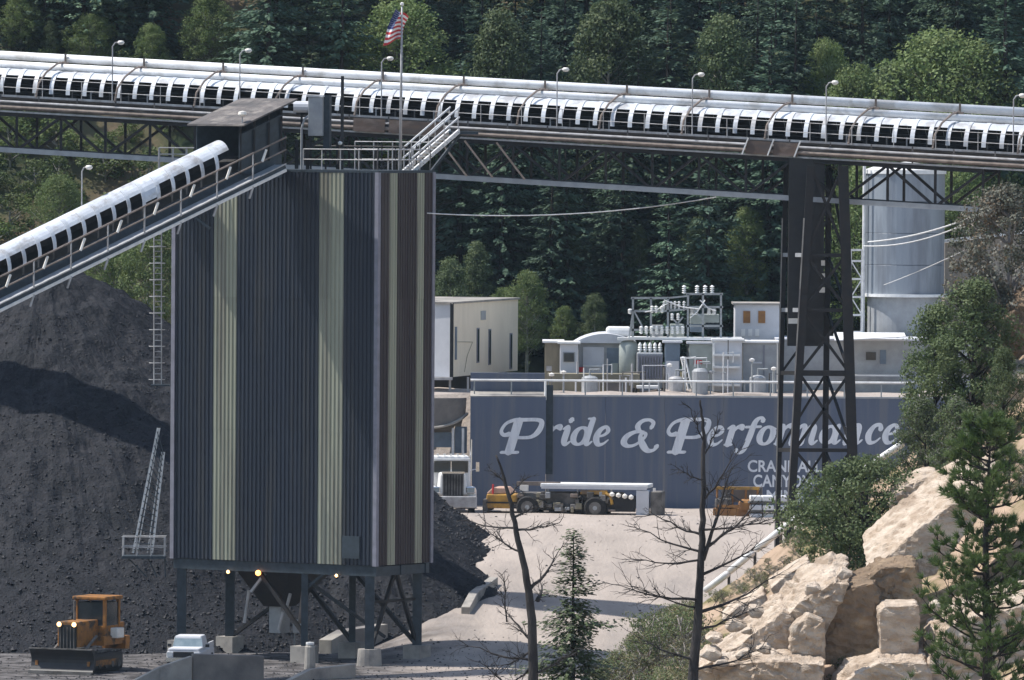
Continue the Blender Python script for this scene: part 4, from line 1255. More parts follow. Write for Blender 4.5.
for px_ in (741, 748, 755): face_box(r, px_, px_ + 4, 329, 336, 556, 'white_panel', 'white')
r = simple_box('plant_building', 'long grey plant building under the steel tank at the right end', 'building', 778, 1010, 341, 400, 553, 6, 'grey', 'palegrey')
face_box(r, 880, 886, 350, 364, 553, 'door', 'bluegrey'); face_box(r, 840, 905, 374.5, 376, 552.5, 'ledge', 'white', .4); face_box(r, 866, 876, 352, 360, 553, 'window', 'glass')
x0, x1 = bx(834, 552), bx(905, 552)
b = MB(); b.hexa([(x0, 551, bz(339, 552)), (x1, 551, bz(334.5, 552)), (x1, 553.2, bz(334, 552)), (x0, 553.2, bz(334, 552)), (x0, 551, bz(338, 552)), (x1, 551, bz(333.8, 552)), (x1, 553.2, bz(331, 552)), (x0, 553.2, bz(331, 552))])
b.build('awning', M['white'], r)

# substation frame
sub = thing('substation_frame', 'silver steel substation frame with porcelain insulators above the cabinets', 'substation', (bx(680, 553), 553, ZBN))
def sp(px, py, Y=553): return P(px, py, Y)
for (pxs, yt) in (((633, 651, 668), 298), ((688, 703, 721), 294)):
    for Y_ in (552, 555):
        for px_ in pxs:
            a_ = sp(px_, 345, Y_); MB().beam(V(a_.x, Y_, ZBN - .1), sp(px_, yt, Y_), .13).build('post', M['silverframe'], sub)
        for y_ in (yt, yt + 13, yt + 32):
            MB().beam(sp(pxs[0] - 2, y_, Y_), sp(pxs[-1] + 2, y_, Y_), .13).build('crossbar', M['silverframe'], sub)
    for px_ in pxs:
        MB().beam(sp(px_, yt, 552), sp(px_, yt, 555), .12).build('tie_bar', M['silverframe'], sub)
MB().beam(sp(668, 298, 552), sp(688, 296, 552), .1).build('crossbar', M['silverframe'], sub)
MB().beam(sp(668, 311, 552), sp(688, 309, 552), .1).build('crossbar', M['silverframe'], sub)
for (x0, y0, x1, y1) in ((633, 311, 628, 345), (634, 311, 648, 337), (672, 318, 684, 330), (683, 317, 672, 330), (690, 307, 702, 318)):
    MB().beam(sp(x0, y0, 551.9), sp(x1, y1, 551.9), .1).build('strut', M['silverframe'], sub)
def insulator(p, h, s=1.0, flip=1):
    b = MB(); pr = [(.03, 0)]
    for k in range(4):
        z_ = h * (k + .3) / 4.4
        pr += [(.06 * s, z_ * flip), (.13 * s, (z_ + .04) * flip), (.06 * s, (z_ + .1) * flip)]
    pr += [(.02, h * flip)]
    b.lathe(p, pr, 7); b.build('insulator', M['porcelain'], sub)
for px_ in (684, 697, 705, 712): insulator(sp(px_, 294, 552.2), .55, 1.2)
for px_ in (664, 667.5, 671, 675, 679, 684): insulator(sp(px_, 301, 552.1), .6, .9, -1)
for px_ in (692, 696, 709, 714): insulator(sp(px_, 308, 552.1), .4, 1.2, rnd.choice((1, -1)))
for px_ in (652, 656, 662, 672, 678): insulator(sp(px_, 313, 551.9), .45, 1.0, rnd.choice((1, -1)))
for k in range(9): insulator(sp(641 + k * 5.2, 334, 551.8), .5, 1.1)
insulator(sp(630, 314, 552), .3, 1.2)
for (x0, x1, y0, y1, mm) in ((652, 663, 325, 337, 'grey'), (670, 684, 324, 337, 'green'), (690, 719, 314, 324, 'green'), (705, 720, 322, 329, 'slate'), (690, 702, 324, 332, 'bluegrey')):
    a_, b_ = sp(x0, y0, 553.2), sp(x1, y1, 553.2)
    MB().box(((a_.x + b_.x) / 2, 553.4, (a_.z + b_.z) / 2), (b_.x - a_.x, .9, a_.z - b_.z)).build('switch_unit', M[mm], sub, bevel=.03)
a_, b_ = sp(628, 340, 552), sp(742, 337, 552)
MB().box(((a_.x + b_.x) / 2, 552.4, (a_.z + b_.z) / 2), (b_.x - a_.x, 2.2, .16)).build('walkway', M['white'], sub)
b = MB()
for (x0, y0, x1, y1) in ((664, 300, 700, 309), (645, 312, 668, 303), (690, 318, 705, 300), (700, 300, 716, 311)):
    p0, p1 = sp(x0, y0, 551.8), sp(x1, y1, 551.8)
    b.tube([p0, p0.lerp(p1, .5) - V(0, 0, .15), p1], .035, 5)
b.build('busbar', M['railwhite'], sub)

pw = thing('pipework', 'tangle of pale pipes, valves and conduits along the bench behind the wall rail', 'pipework', (bx(660, 548), 548, ZBN))
rp = random.Random(4)
for k in range(34):
    px_ = rp.uniform(550, 776); Y_ = rp.uniform(546.5, 549)
    y0_, h_ = rp.uniform(352, 384), rp.uniform(8, 30)
    a_ = P(px_, y0_, Y_); m_ = rp.choice(('railwhite', 'silverframe', 'rail', 'palegrey', 'mech', 'grey'))
    if k % 3 == 0:
        b_ = P(px_ + rp.uniform(8, 30), y0_ + rp.uniform(-1, 1), Y_)
        MB().tube([V(a_.x, a_.y, ZBN - .1), a_, b_, V(b_.x, b_.y, b_.z - .6)], rp.uniform(.03, .06), 6).build('pipe_run', M[m_], pw)
    else:
        MB().tube([V(a_.x, a_.y, ZBN - .1), a_], rp.uniform(.03, .09), 6).build('riser', M[m_], pw)
    if k % 4 == 1:
        MB().lathe(a_, [(.01, -.12), (.15, -.08), (.17, .05), (.01, .12)], 8).build('valve', M[rp.choice(('railwhite', 'lampwhite', 'grey'))], pw)
for k, (px_, r_, h_, m_, lb) in enumerate(((590, .5, 1.2, 'grey', 'small grey drum tank before the equipment house'), (700, .5, 1.7, 'grey', 'grey drum tank before the green control box'), (758, .5, 1.3, 'grey', 'short grey round tank in front of the grey container'), (676, .45, 1.2, 'rail', 'short galvanised drum before the switch cabinet'))):
    c = V(bx(px_, 547.6), 547.6, ZBN - .02)
    q_ = thing('drum_tank', lb, 'tank', tuple(c))
    MB().lathe(c, [(0, 0), (r_, 0), (r_, h_ * .9), (r_ * .7, h_), (0, h_ * 1.04)], 16).build('shell', M[m_], q_)
    MB().tube([c + V(0, 0, h_), c + V(0, 0, h_ + .4), c + V(.6, 0, h_ + .4)], .06, 6).build('outlet', M['silverframe'], q_)

# steel tank
YT = 560.0
tc_ = V(P(905, 250, YT + 2.4).x, YT + 2.4, ZBN)
tank = thing('steel_tank', 'tall cylindrical pale steel tank behind the gallery truss', 'tank', tuple(tc_))
rt = 39.5 / (F / (YT + 2.4))
z0_, z1_ = P(905, 297, YT).z, P(905, 170, YT).z
for k in range(4):
    za_, zb_ = lerp(z0_, z1_, k / 4), lerp(z0_, z1_, (k + 1) / 4)
    b = MB(); b.lathe(V(tc_.x, tc_.y, 0), [(rt, za_ + .02), (rt, zb_ - .02), (rt - .02, zb_)], 48); b.build('shell_course', M['tank'], tank, smooth=False)
b = MB(); b.lathe(V(tc_.x, tc_.y, 0), [(rt + .08, z1_ - .25), (rt + .08, z1_), (rt * .6, z1_ + .35), (0, z1_ + .5)], 48); b.build('roof', M['white'], tank)
b = MB(); b.lathe(V(tc_.x, tc_.y, 0), [(rt, z0_ - .02), (rt + .22, z0_ - .02), (rt + .22, z0_ + .16), (rt, z0_ + .16)], 48); b.build('base_ring', M['white'], tank)
b = MB(); b.lathe(V(tc_.x, tc_.y, 0), [(rt - .15, ZBN), (rt - .15, z0_)], 48); b.build('skirt', M['grey'], tank)
lx = tc_.x - rt - .15
lad = MB()
for dy in (-.25, .25): lad.tube([(lx, tc_.y - 1 + dy, ZBN), (lx, tc_.y - 1 + dy, z1_ + .5)], .09, 6)
lad.build('standpipe', M['railwhite'], tank)
fr_ = thing('ladder_tower', 'slim grey access ladder tower left of the steel tank', 'ladder', (P(856, 300, 556).x, 556, ZBN))
for px_ in (851, 862):
    for Y_ in (556, 557):
        a_ = P(px_, 250, Y_); MB().beam(V(a_.x, Y_, ZBN), a_, .1).build('post', M['railwhite'], fr_)
for y_ in (250, 261, 279, 297, 315, 332):
    for Y_ in (556, 557): MB().beam(P(851, y_, Y_), P(862, y_, Y_), .12).build('rung', M['railwhite'], fr_)
    MB().beam(P(862, y_, 556), P(862, y_, 557), .1).build('rung', M['railwhite'], fr_)
for y0, y1 in ((261, 279), (297, 279), (297, 315)):
    MB().beam(P(851, y0, 556), P(862, y1, 556), .07).build('brace', M['railwhite'], fr_)

# beige building far right
r = thing('beige_building', 'beige metal building with white sloped eave right of the tank', 'building', (bx(970, 566), 566, ZBN))
za_, zb_ = P(945, 243, 566).z, P(985, 238, 566).z
x0, x1, x2 = bx(944, 566), bx(985, 566), bx(1060, 566)
zl = lambda x: za_ + (zb_ - za_) * (x - x0) / (x1 - x0)
for k in range(14):
    a_, b_ = lerp(x0, x2, k / 14), lerp(x0, x2, (k + 1) / 14)
    MB().hexa([(a_ + .01, 566, ZBN - .2), (b_ - .01, 566, ZBN - .2), (b_ - .01, 570, ZBN - .2), (a_ + .01, 570, ZBN - .2), (a_ + .01, 566, zl(a_)), (b_ - .01, 566, zl(b_)), (b_ - .01, 570, zl(b_)), (a_ + .01, 570, zl(a_))]).build('wall_sheet', M['beige'], r)
MB().beam(V(x0 - .2, 565.8, za_ + .1), V(x2, 565.8, zl(x2) + .1), .3, .2).build('eave', M['white'], r)
face_box(r, 947, 975, 292, 296, 565.9, 'dark_band', 'slate', .3)

# overhead cables
def cable(name, label, p0, p1, sag, r=.03, m='railwhite'):
    pts = [p0.lerp(p1, k / 14) - V(0, 0, sag * 4 * (k / 14) * (1 - k / 14)) for k in range(15)]
    o = MB().tube(pts, r, 5).build(name, M[m])
    return tag(o, label, 'cable')
cable('overhead_cable', 'thin pale cable sagging from the silo towards the gallery truss', S(-.1, SD * .8, P(430, 212, 488).z), P(716, 197, 497.5), .5, .032)
cable('overhead_cable', 'upper pale cable slanting across the tank to the truss end', P(868, 242, 556.8), P(985, 212, 491), .3, .05)
cable('overhead_cable', 'lower twin of the pale cables slanting across the tank', P(864, 246, 556.8), P(984, 215, 491), .5, .04)
cable('overhead_cable', 'thin guy wire running down across the front of the tank', P(884, 285, 559), P(990, 238, 500), .1, .025)

# ------------------------------------------------------------------ vehicles and machines
def loc_builder(root, rz, sc=1.0):
    ca, sa = math.cos(rz), math.sin(rz)
    o = Vector(root.location)
    def T(x, y, z): return V(o.x + (x * ca - y * sa) * sc, o.y + (x * sa + y * ca) * sc, o.z + z * sc)
    def box(nm, m, c, size, parent=None, bevel=0.0, taper=None):
        a, b_, h = size[0] / 2, size[1] / 2, size[2] / 2
        pts = []
        for z in (-h, h):
            k = (taper if taper and z > 0 else (1, 1))
            for x, y in ((-a, -b_), (a, -b_), (a, b_), (-a, b_)): pts.append(T(c[0] + x * k[0], c[1] + y * k[1], c[2] + z))
        return MB().hexa(pts).build(nm, M[m], parent or root, bevel=bevel)
    def tube(nm, m, pts, r, n=8, parent=None): return MB().tube([T(*p) for p in pts], r * sc, n).build(nm, M[m], parent or root)
    def wheel(c, r, w, rimm='grey'):
        d = V(ca, sa, 0) * (w / 2 * sc)
        q = T(*c)
        prof = []
        b = MB()
        # tyre with rounded shoulders about the local x axis
        b.tube([q - d, q - d * .8, q - d * .3, q + d * .3, q + d * .8, q + d], [r * sc * .88, r * sc * .98, r * sc, r * sc, r * sc * .98, r * sc * .88], 22)
        w_ = b.build('wheel', M['rubber'], root)
        MB().tube([q - d * 1.04, q + d * 1.04], r * sc * .52, 16).build('rim', M[rimm], w_)
        MB().tube([q - d * 1.1, q + d * 1.1], r * sc * .16, 8).build('hub', M['mech'], w_)
        return w_
    return T, box, tube, wheel

# bulldozer, local -y is its front
dz_c = V(P(84, 664, 473).x, 475.5, 0.0)
dz = thing('bulldozer', 'orange yellow bulldozer with black blade and lit headlights before the coal heap', 'bulldozer', tuple(dz_c))
T, box, tube, wheel = loc_builder(dz, math.radians(-24))
# blade: curved
b = MB(); vv = []
for k in range(8):
    t = k / 7; z_ = .02 + 1.28 * t; y_ = -2.72 - .30 * (2 * t - 1) ** 2
    for x in (-1.85, 1.85): vv.append(T(x, y_ - .02, z_))
for k in range(8):
    t = k / 7; z_ = .02 + 1.28 * t; y_ = -2.62 - .30 * (2 * t - 1) ** 2
    for x in (-1.85, 1.85): vv.append(T(x, y_ + .1, z_))
fs = [(2 * k, 2 * k + 1, 2 * k + 3, 2 * k + 2) for k in range(7)] + [(16 + 2 * k, 18 + 2 * k, 19 + 2 * k, 17 + 2 * k) for k in range(7)]
fs += [(2 * k, 2 * k + 2, 18 + 2 * k, 16 + 2 * k) for k in range(7)] + [(2 * k + 1, 17 + 2 * k, 19 + 2 * k, 2 * k + 3) for k in range(7)] + [(14, 15, 31, 30), (0, 16, 17, 1)]
b.add(vv, fs); bl = b.build('blade', M['black'], dz)
box('cutting_edge', 'mech', (0, -3.08, .08), (3.74, .1, .16), bl)
box('top_lip', 'mech', (0, -2.98, 1.32), (3.72, .14, .07), bl)
box('engine_hood', 'orange', (0, -1.0, 2.05), (1.25, 2.3, 1.35), bevel=.05)
gr = box('grille', 'black', (0.0, -2.19, 1.9), (1.02, .08, 1.3))
for k in range(5): box('grille_bar', 'mech', (-.4 + .2 * k, -2.25, 1.85), (.04, .04, 1.15), gr)
for x in (-.44, .44):
    b = MB(); q = T(x, -2.2, 2.58); fd = (T(0, -1, 0) - T(0, 0, 0)).normalized()
    b.tube([q, q + fd * .12], .15, 12); h_ = b.build('headlight', M['mech'], dz)
    b = MB(); b.tube([q + fd * .12, q + fd * .15], .125, 12); b.build('lens', M['lampwarm'], h_)
for x in (-1.05, 1.05):
    box('track', 'black', (x * 1.02, -.1, .55), (.55, 3.9, 1.05), bevel=.25)
    box('track_frame', 'orange', (x * 1.02 + (.29 if x > 0 else -.29), -.1, .5), (.06, 2.4, .35))
    for q_ in range(9):
        box('track_shoe', 'mech', (x * 1.02, -1.75 + .42 * q_, 1.1), (.56, .1, .06)); box('track_shoe', 'mech', (x * 1.02, -2.08, .28 + .07 * q_), (.56, .06, .035))
    box('push_arm', 'orange', (x * 1.45, -1.5, .55), (.16, 2.6, .26))
    for k in range(4): 
        q0, q1 = T(x * 1.32, -1.2 + .75 * k, .4), T(x * 1.36, -1.2 + .75 * k, .4)
        MB().tube([q0, q1], .18, 10).build('roller', M['mech'], dz)
box('floor', 'orange', (0, 1.0, 1.62), (2.2, 2.2, .5), bevel=.04)
cabp = box('cab_base', 'orange', (.15, 1.0, 2.1), (1.75, 1.7, .6), bevel=.03)
for x in (-.68, .98):
    for y in (.2, 1.8): box('cab_post', 'orange', (x, y, 3.05), (.16, .16, 1.5), cabp)
box('windscreen', 'glass', (.15, .22, 3.0), (1.5, .04, 1.25), cabp); box('rear_window', 'glass', (.15, 1.78, 3.0), (1.5, .04, 1.25), cabp)
for x in (-.68, .98): box('side_window', 'glass', (x, 1.0, 3.0), (.04, 1.45, 1.25), cabp)
box('cab_roof', 'orange', (.15, 1.0, 3.86), (2.0, 2.05, .18), bevel=.05)
tube('exhaust', 'mech', [(-.25, -.9, 2.7), (-.25, -.9, 3.75)], .07)
box('fuel_tank', 'orange', (.1, 2.3, 2.0), (1.6, .9, 1.0), bevel=.06)
box('toolbox', 'lampwhite', (1.2, 1.2, 2.0), (.5, .8, .55), bevel=.06)
box('ripper', 'orange', (.2, 3.1, 1.4), (1.4, .5, .7)); tube('ripper_shank', 'black', [(.2, 3.4, 1.8), (.2, 3.6, .3)], .12)
for x in (-.9, .9): tube('lift_cylinder', 'mech', [(x, -.6, 1.9), (x, -2.6, .9)], .08)

# white highway truck, front view
tk_c = V(P(450, 515, 533).x, 535, ZYARD + .02)
tk = thing('white_truck', 'white conventional highway truck with tall grille parked by the blue wall', 'truck', tuple(tk_c))
T, box, tube, wheel = loc_builder(tk, math.radians(4), 1.12)
box('hood', 'white', (0, -1.3, 1.75), (1.55, 2.0, 1.15), bevel=.12, taper=(.86, .98))
gr = box('grille', 'mech', (0, -2.33, 1.72), (1.1, .08, 1.2)); 
for k in range(7): box('grille_bar', 'darksteel', (-.45 + .15 * k, -2.38, 1.72), (.05, .03, 1.1), gr)
box('grille_surround', 'chrome', (0, -2.28, 2.36), (1.2, .1, .12), gr)
bm_ = box('bumper', 'rail', (0, -2.55, .82), (2.5, .25, .62), bevel=.06)
for x in (-1.0, 1.0):
    box('fender', 'white', (x, -1.5, 1.28), (.52, 1.5, .65), bevel=.2)
    hl = box('headlight', 'chrome', (x * .93, -2.28, 1.45), (.5, .12, .34), bevel=.05); box('lens', 'cabglass', (x * .93, -2.36, 1.45), (.4, .05, .24), hl)
    wheel((x * 1.02, -1.5, .52), .52, .32)
    for y in (2.6, 3.9): wheel((x * .95, y, .52), .52, .5)
    tube('exhaust_stack', 'chrome', [(x * 1.15, 1.1, .9), (x * 1.15, 1.1, 4.0)], .08)
    mr = tube('mirror_arm', 'chrome', [(x * 1.05, -.2, 2.4), (x * 1.4, -.3, 2.5)], .025); box('mirror', 'chrome', (x * 1.42, -.3, 2.6), (.18, .08, .5), mr)
box('cab', 'white', (0, .35, 1.95), (2.1, 1.5, 1.9), bevel=.1)
ws = box('windscreen', 'glass', (0, -.42, 2.6), (1.8, .06, .6)); box('windscreen_post', 'chrome', (0, -.46, 2.6), (.05, .04, .6), ws)
box('sun_visor', 'white', (0, -.55, 3.0), (2.0, .3, .1)); box('roof', 'white', (0, .35, 3.02), (1.95, 1.4, .3), bevel=.1)
for k in range(5): box('marker_light', 'lampwhite', (-.7 + .35 * k, -.35, 3.24), (.12, .1, .1))
box('frame', 'black', (0, 2.2, .85), (.9, 5.0, .3)); box('fifth_wheel', 'mech', (0, 3.2, 1.1), (1.0, 1.2, .2))

# pickup under the silo
pk_c = V(P(189, 668, 477).x, 479, 0.02)
pk = thing('pickup_truck', 'pale pickup truck half hidden behind the concrete ramp below the silo', 'pickup', tuple(pk_c))
T, box, tube, wheel = loc_builder(pk, math.radians(-6), 1.0)
box('body', 'palegrey', (0, 0, .72), (1.85, 5.2, .55), bevel=.1); box('hood', 'palegrey', (0, -1.75, 1.05), (1.7, 1.6, .22), bevel=.08)
cb_ = box('cab', 'palegrey', (0, -.1, 1.35), (1.7, 1.9, .75), bevel=.08, taper=(.85, .75))
ca_, sa_ = 0, 0
b = MB(); b.add([T(-.82, -1.12, 1.05), T(.82, -1.12, 1.05), T(.70, -.80, 1.70), T(-.70, -.80, 1.70)], [(0, 1, 2, 3)]); b.add([T(-.82, -1.06, 1.05), T(.82, -1.06, 1.05), T(.70, -.76, 1.70), T(-.70, -.76, 1.70)], [(3, 2, 1, 0)]); b.build('windscreen', M['cabglass'], pk)
box('bumper', 'chrome', (0, -2.68, .55), (1.85, .15, .22)); gr = box('grille', 'black', (0, -2.62, .82), (1.1, .05, .3))
for x in (-.75, .75):
    box('headlight', 'porcelain', (x, -2.62, .85), (.28, .06, .2))
    for y in (-1.6, 1.6): wheel((x * 1.15, y, .36), .36, .24)
    box('mirror', 'black', (x * 1.35, -.75, 1.2), (.2, .1, .16))
for x in (-.85, .85): box('bed_side', 'palegrey', (x, 1.7, 1.1), (.08, 1.8, .35))

# low mining machine in front of the wall
mm_c = V(P(560, 512, 532).x, 533, ZYARD)
mach = thing('mining_scoop', 'long low yellow and grey mining scoop with flat white canopy before the wall', 'mining machine', tuple(mm_c))
rzm = math.radians(-9)
T, box, tube, wheel = loc_builder(mach, rzm)
# machine runs along local x; wheels need axles along y, so use discs built by hand
def disc_wheel(x, y, r, w, root_):
    q = T(x, y, r); d = (T(0, 1, 0) - T(0, 0, 0)).normalized() * (w / 2)
    o = MB().tube([q - d, q - d * .7, q + d * .7, q + d], [r * .86, r, r, r * .86], 20).build('wheel', M['rubber'], root_)
    MB().tube([q - d * 1.05, q - d * .9], r * .55, 14).build('rim', M['mech'], o)
    MB().tube([q - d * 1.12, q - d * 1.0], r * .2, 8).build('hub', M['grey'], o)
box('bucket', 'yellow', (-3.3, 0, 1.0), (2.0, 2.4, .85), bevel=.08, taper=(.92, 1)); box('bucket_back', 'pink', (-3.5, 0, 1.62), (1.5, 2.2, .36), bevel=.06, taper=(.5, 1)); box('bucket_lip', 'mech', (-4.3, 0, .75), (.3, 2.4, .7)); box('nose_stripe', 'black', (-3.3, -1.21, .92), (1.9, .03, .1)); tube('warning_pole', 'flagred', [(-3.85, -1.1, 1.4), (-3.85, -1.1, 2.0)], .06)
box('front_frame', 'mech', (-1.6, 0, 1.0), (1.6, 2.0, 1.0), bevel=.05); box('linkage', 'lampwhite', (-2.0, -1.0, 1.8), (.5, .2, .35)); box('boom', 'rusttube', (-1.2, -.6, 2.05), (2.6, .3, .22)); 
disc_wheel(-1.75, -1.1, .68, .55, mach); disc_wheel(-1.75, 1.1, .68, .55, mach); disc_wheel(2.3, -1.1, .68, .55, mach); disc_wheel(2.3, 1.1, .68, .55, mach)
for k in range(46):
    rr_ = random.Random(k)
    box('housing', rr_.choice(['mech', 'mech', 'tan', 'darksteel', 'mech', 'rusttube', 'grey', 'concrete']), (rr_.uniform(-2.6, 3.6), -1.0 - rr_.uniform(0, .2), rr_.uniform(.5, 1.5)), (rr_.uniform(.12, .5), .3, rr_.uniform(.1, .4)), bevel=.03)
box('main_body', 'mech', (1.4, .1, 1.0), (4.6, 1.9, 1.1), bevel=.06); box('skirt', 'darksteel', (.6, -.9, .35), (2.2, .3, .25)); box('canopy', 'white', (2.2, 0, 1.98), (6.4, 2.3, .22), bevel=.03)
box('canopy_edge', 'palegrey', (2.2, -1.12, 1.88), (6.3, .1, .2))
for x in (-.6, 1.2, 3.2, 5.0): tube('canopy_post', 'grey', [(x, -.95, 1.2), (x, -.95, 1.95)], .06)
box('yellow_guard', 'yellow', (2.2, -1.12, 1.6), (1.6, .12, .24)); tube('curved_pipe', 'yellow', [(2.9, -1.15, 1.55), (3.2, -1.2, 1.4), (3.3, -1.2, .9)], .1)
for k in range(4): 
    q = T(3.3 + .38 * k, -1.25, 1.5 - .05 * k); MB().lathe(q, [(.01, -.16), (.14, -.08), (.15, .06), (.01, .16)], 8).build('reflector', M['lampwhite'], mach)
box('dark_bay', 'black', (4.0, -.95, .95), (1.3, .4, .95)); box('end_panel', 'palegrey', (5.1, -.9, 1.0), (.75, .5, 1.5), bevel=.03); box('end_cap', 'mech', (5.9, -.4, .95), (.7, 1.4, 1.5), bevel=.08); box('end_light', 'lampwhite', (5.8, -1.15, 1.8), (.15, .1, .2))

# rusty machine and pale bundles near the wall's right end
rm_c = V(P(738, 522, 531).x, 532, ZYARD)
rm = thing('rusty_machine', 'rusty orange conveyor drive frame lying before the wall capitals', 'machine', tuple(rm_c))
T, box, tube, wheel = loc_builder(rm, math.radians(-6))
box('base_frame', 'rust', (0, 0, .45), (2.8, 1.6, .5)); box('drum', 'rust', (.7, -.3, .9), (1.2, 1.2, .7), bevel=.2); box('top_beam', 'yellow', (0, -.3, 1.9), (2.6, .25, .18)); box('rear_box', 'darkconc', (.2, .6, 1.5), (2.4, .6, .9)); box('motor', 'mech', (-.8, -.3, 1.0), (1.0, .9, .6), bevel=.1); box('frame_side', 'rust', (-.2, -.8, .85), (1.9, .1, .16))
for x in (-1.2, -.3, .5, 1.2): tube('upright', 'rust', [(x, -.3, .5), (x, -.3, 1.9)], .07)
tube('hose', 'black', [(-1.2, -.6, 1.2), (-.4, -.9, 1.6), (.4, -.9, 1.1)], .05)
bd = thing('pallet_stack', 'stack of pale wrapped bundles on pallets beside the rusty drive frame', 'pallets', tuple(V(P(768, 526, 530).x, 530.5, ZYARD)))
T, box, tube, wheel = loc_builder(bd, 0.05)
for k in range(3):
    for j in range(3):
        rr_ = random.Random(k * 7 + j)
        box('bundle', rr_.choice(['white', 'palegrey', 'lampwhite']), (-.75 + j * .75 + rr_.uniform(-.05, .05), rr_.uniform(-.1, .1), .32 + k * .52), (.66, 1.1, .34), bevel=.06)
    box('pallet', 'mech', (0, 0, .09 + k * .52), (2.3, 1.2, .1))
bw = thing('oil_drums', 'white drum standing between mining scoop and wall', 'drum', tuple(V(P(659, 517, 534).x, 535, ZYARD)))
b = MB(); b.lathe(bw.location, [(0, 0), (.32, 0), (.32, 1.3), (.3, 1.32), (0, 1.32)], 14); b.build('shell', M['mech'], bw); b = MB(); b.lathe(bw.location, [(0, 1.33), (.33, 1.33), (.33, 1.4), (0, 1.42)], 14); b.build('lid', M['white'], bw)

# ------------------------------------------------------------------ concrete walls at the loading pit
def conc_wall(pts, label, t=.35, z0=-1.5, m='concrete'):
    root = thing('concrete_wall', label, 'wall', (pts[0].x, pts[0].y, 0))
    for a_, b_ in zip(pts, pts[1:]):
        d = V(b_.x - a_.x, b_.y - a_.y, 0).normalized(); nn = V(-d.y, d.x, 0) * t
        MB().hexa([V(a_.x, a_.y, z0), V(b_.x, b_.y, z0), V(b_.x, b_.y, z0) + nn, V(a_.x, a_.y, z0) + nn, a_, b_, b_ + nn, a_ + nn]).build('wall_segment', M[m], root, bevel=.03)
    return root
conc_wall([P(100, 706, 465), P(130, 683, 466), P(160, 667, 466.5), P(192, 656, 467)], 'curved pale topped concrete ramp wall in front of the pickup', .4)
conc_wall([P(193, 654, 467.2), P(264, 656, 468)], 'low dark stained concrete wall under the silo left of its middle', .5, m='darkconc')
conc_wall([P(272, 690, 467), P(312, 669, 469), P(356, 664, 471)], 'pale kinked concrete kerb wall leading to the round pier', .4)
conc_wall([P(332, 640, 492), P(350, 630, 494), P(388, 624, 496)], 'tan concrete block wall seen between the silo legs', .8, m='concrete')
kw = conc_wall([P(470, 607, 498), P(478, 592, 501), P(498, 577, 506)], 'broken concrete kerb at the foot of the small coal pile', .5, m='concrete')
bb = thing('bollard', 'short pale concrete bollard under the silo beside the middle leg', 'bollard', tuple(V(P(310, 652, 478).x, 478, 0)))
b = MB(); b.lathe(bb.location, [(0, 0), (.3, 0), (.27, 1.2), (.2, 1.3), (0, 1.32)], 12); b.build('shaft', M['concrete'], bb); b = MB(); b.lathe(bb.location, [(0, 1.33), (.22, 1.33), (.22, 1.45), (0, 1.47)], 12); b.build('cap', M['white'], bb)
sg = thing('electric_box', 'small pale electric box on posts under the silo', 'electric box', tuple(V(P(300, 640, 490).x, 490, 0)))
MB().box(sg.location + V(0, 0, 1.6), (.8, .3, .7)).build('box', M['palegrey'], sg)
for x in (-.3, .3): MB().beam(sg.location + V(x, .05, -.1), sg.location + V(x, .05, 1.3), .08).build('post', M['grey'], sg)

# white pipe along the crest of the hillside
pp = thing('hillside_pipe', 'white pipeline running down the crest of the rocky hillside', 'pipe', tuple(P(800, 520, 434)))
for a_, b_ in (((902, 444), (872, 464)), ((868, 467), (838, 487)), ((806, 511), (782, 529)), ((781, 530), (757, 549)), ((752, 553), (730, 571)), ((727, 574), (706, 590))):
    MB().tube([P(*a_, 432), P(*b_, 433.5)], .17, 10).build('pipe_length', M['white'], pp, smooth=True)
for q in ((870, 466), (806, 512), (781, 531), (755, 552), (729, 573)):
    c = P(*q, 432.8); MB().beam(V(c.x, c.y, c.z - 1.5), c, .14).build('support', M['mech'], pp)

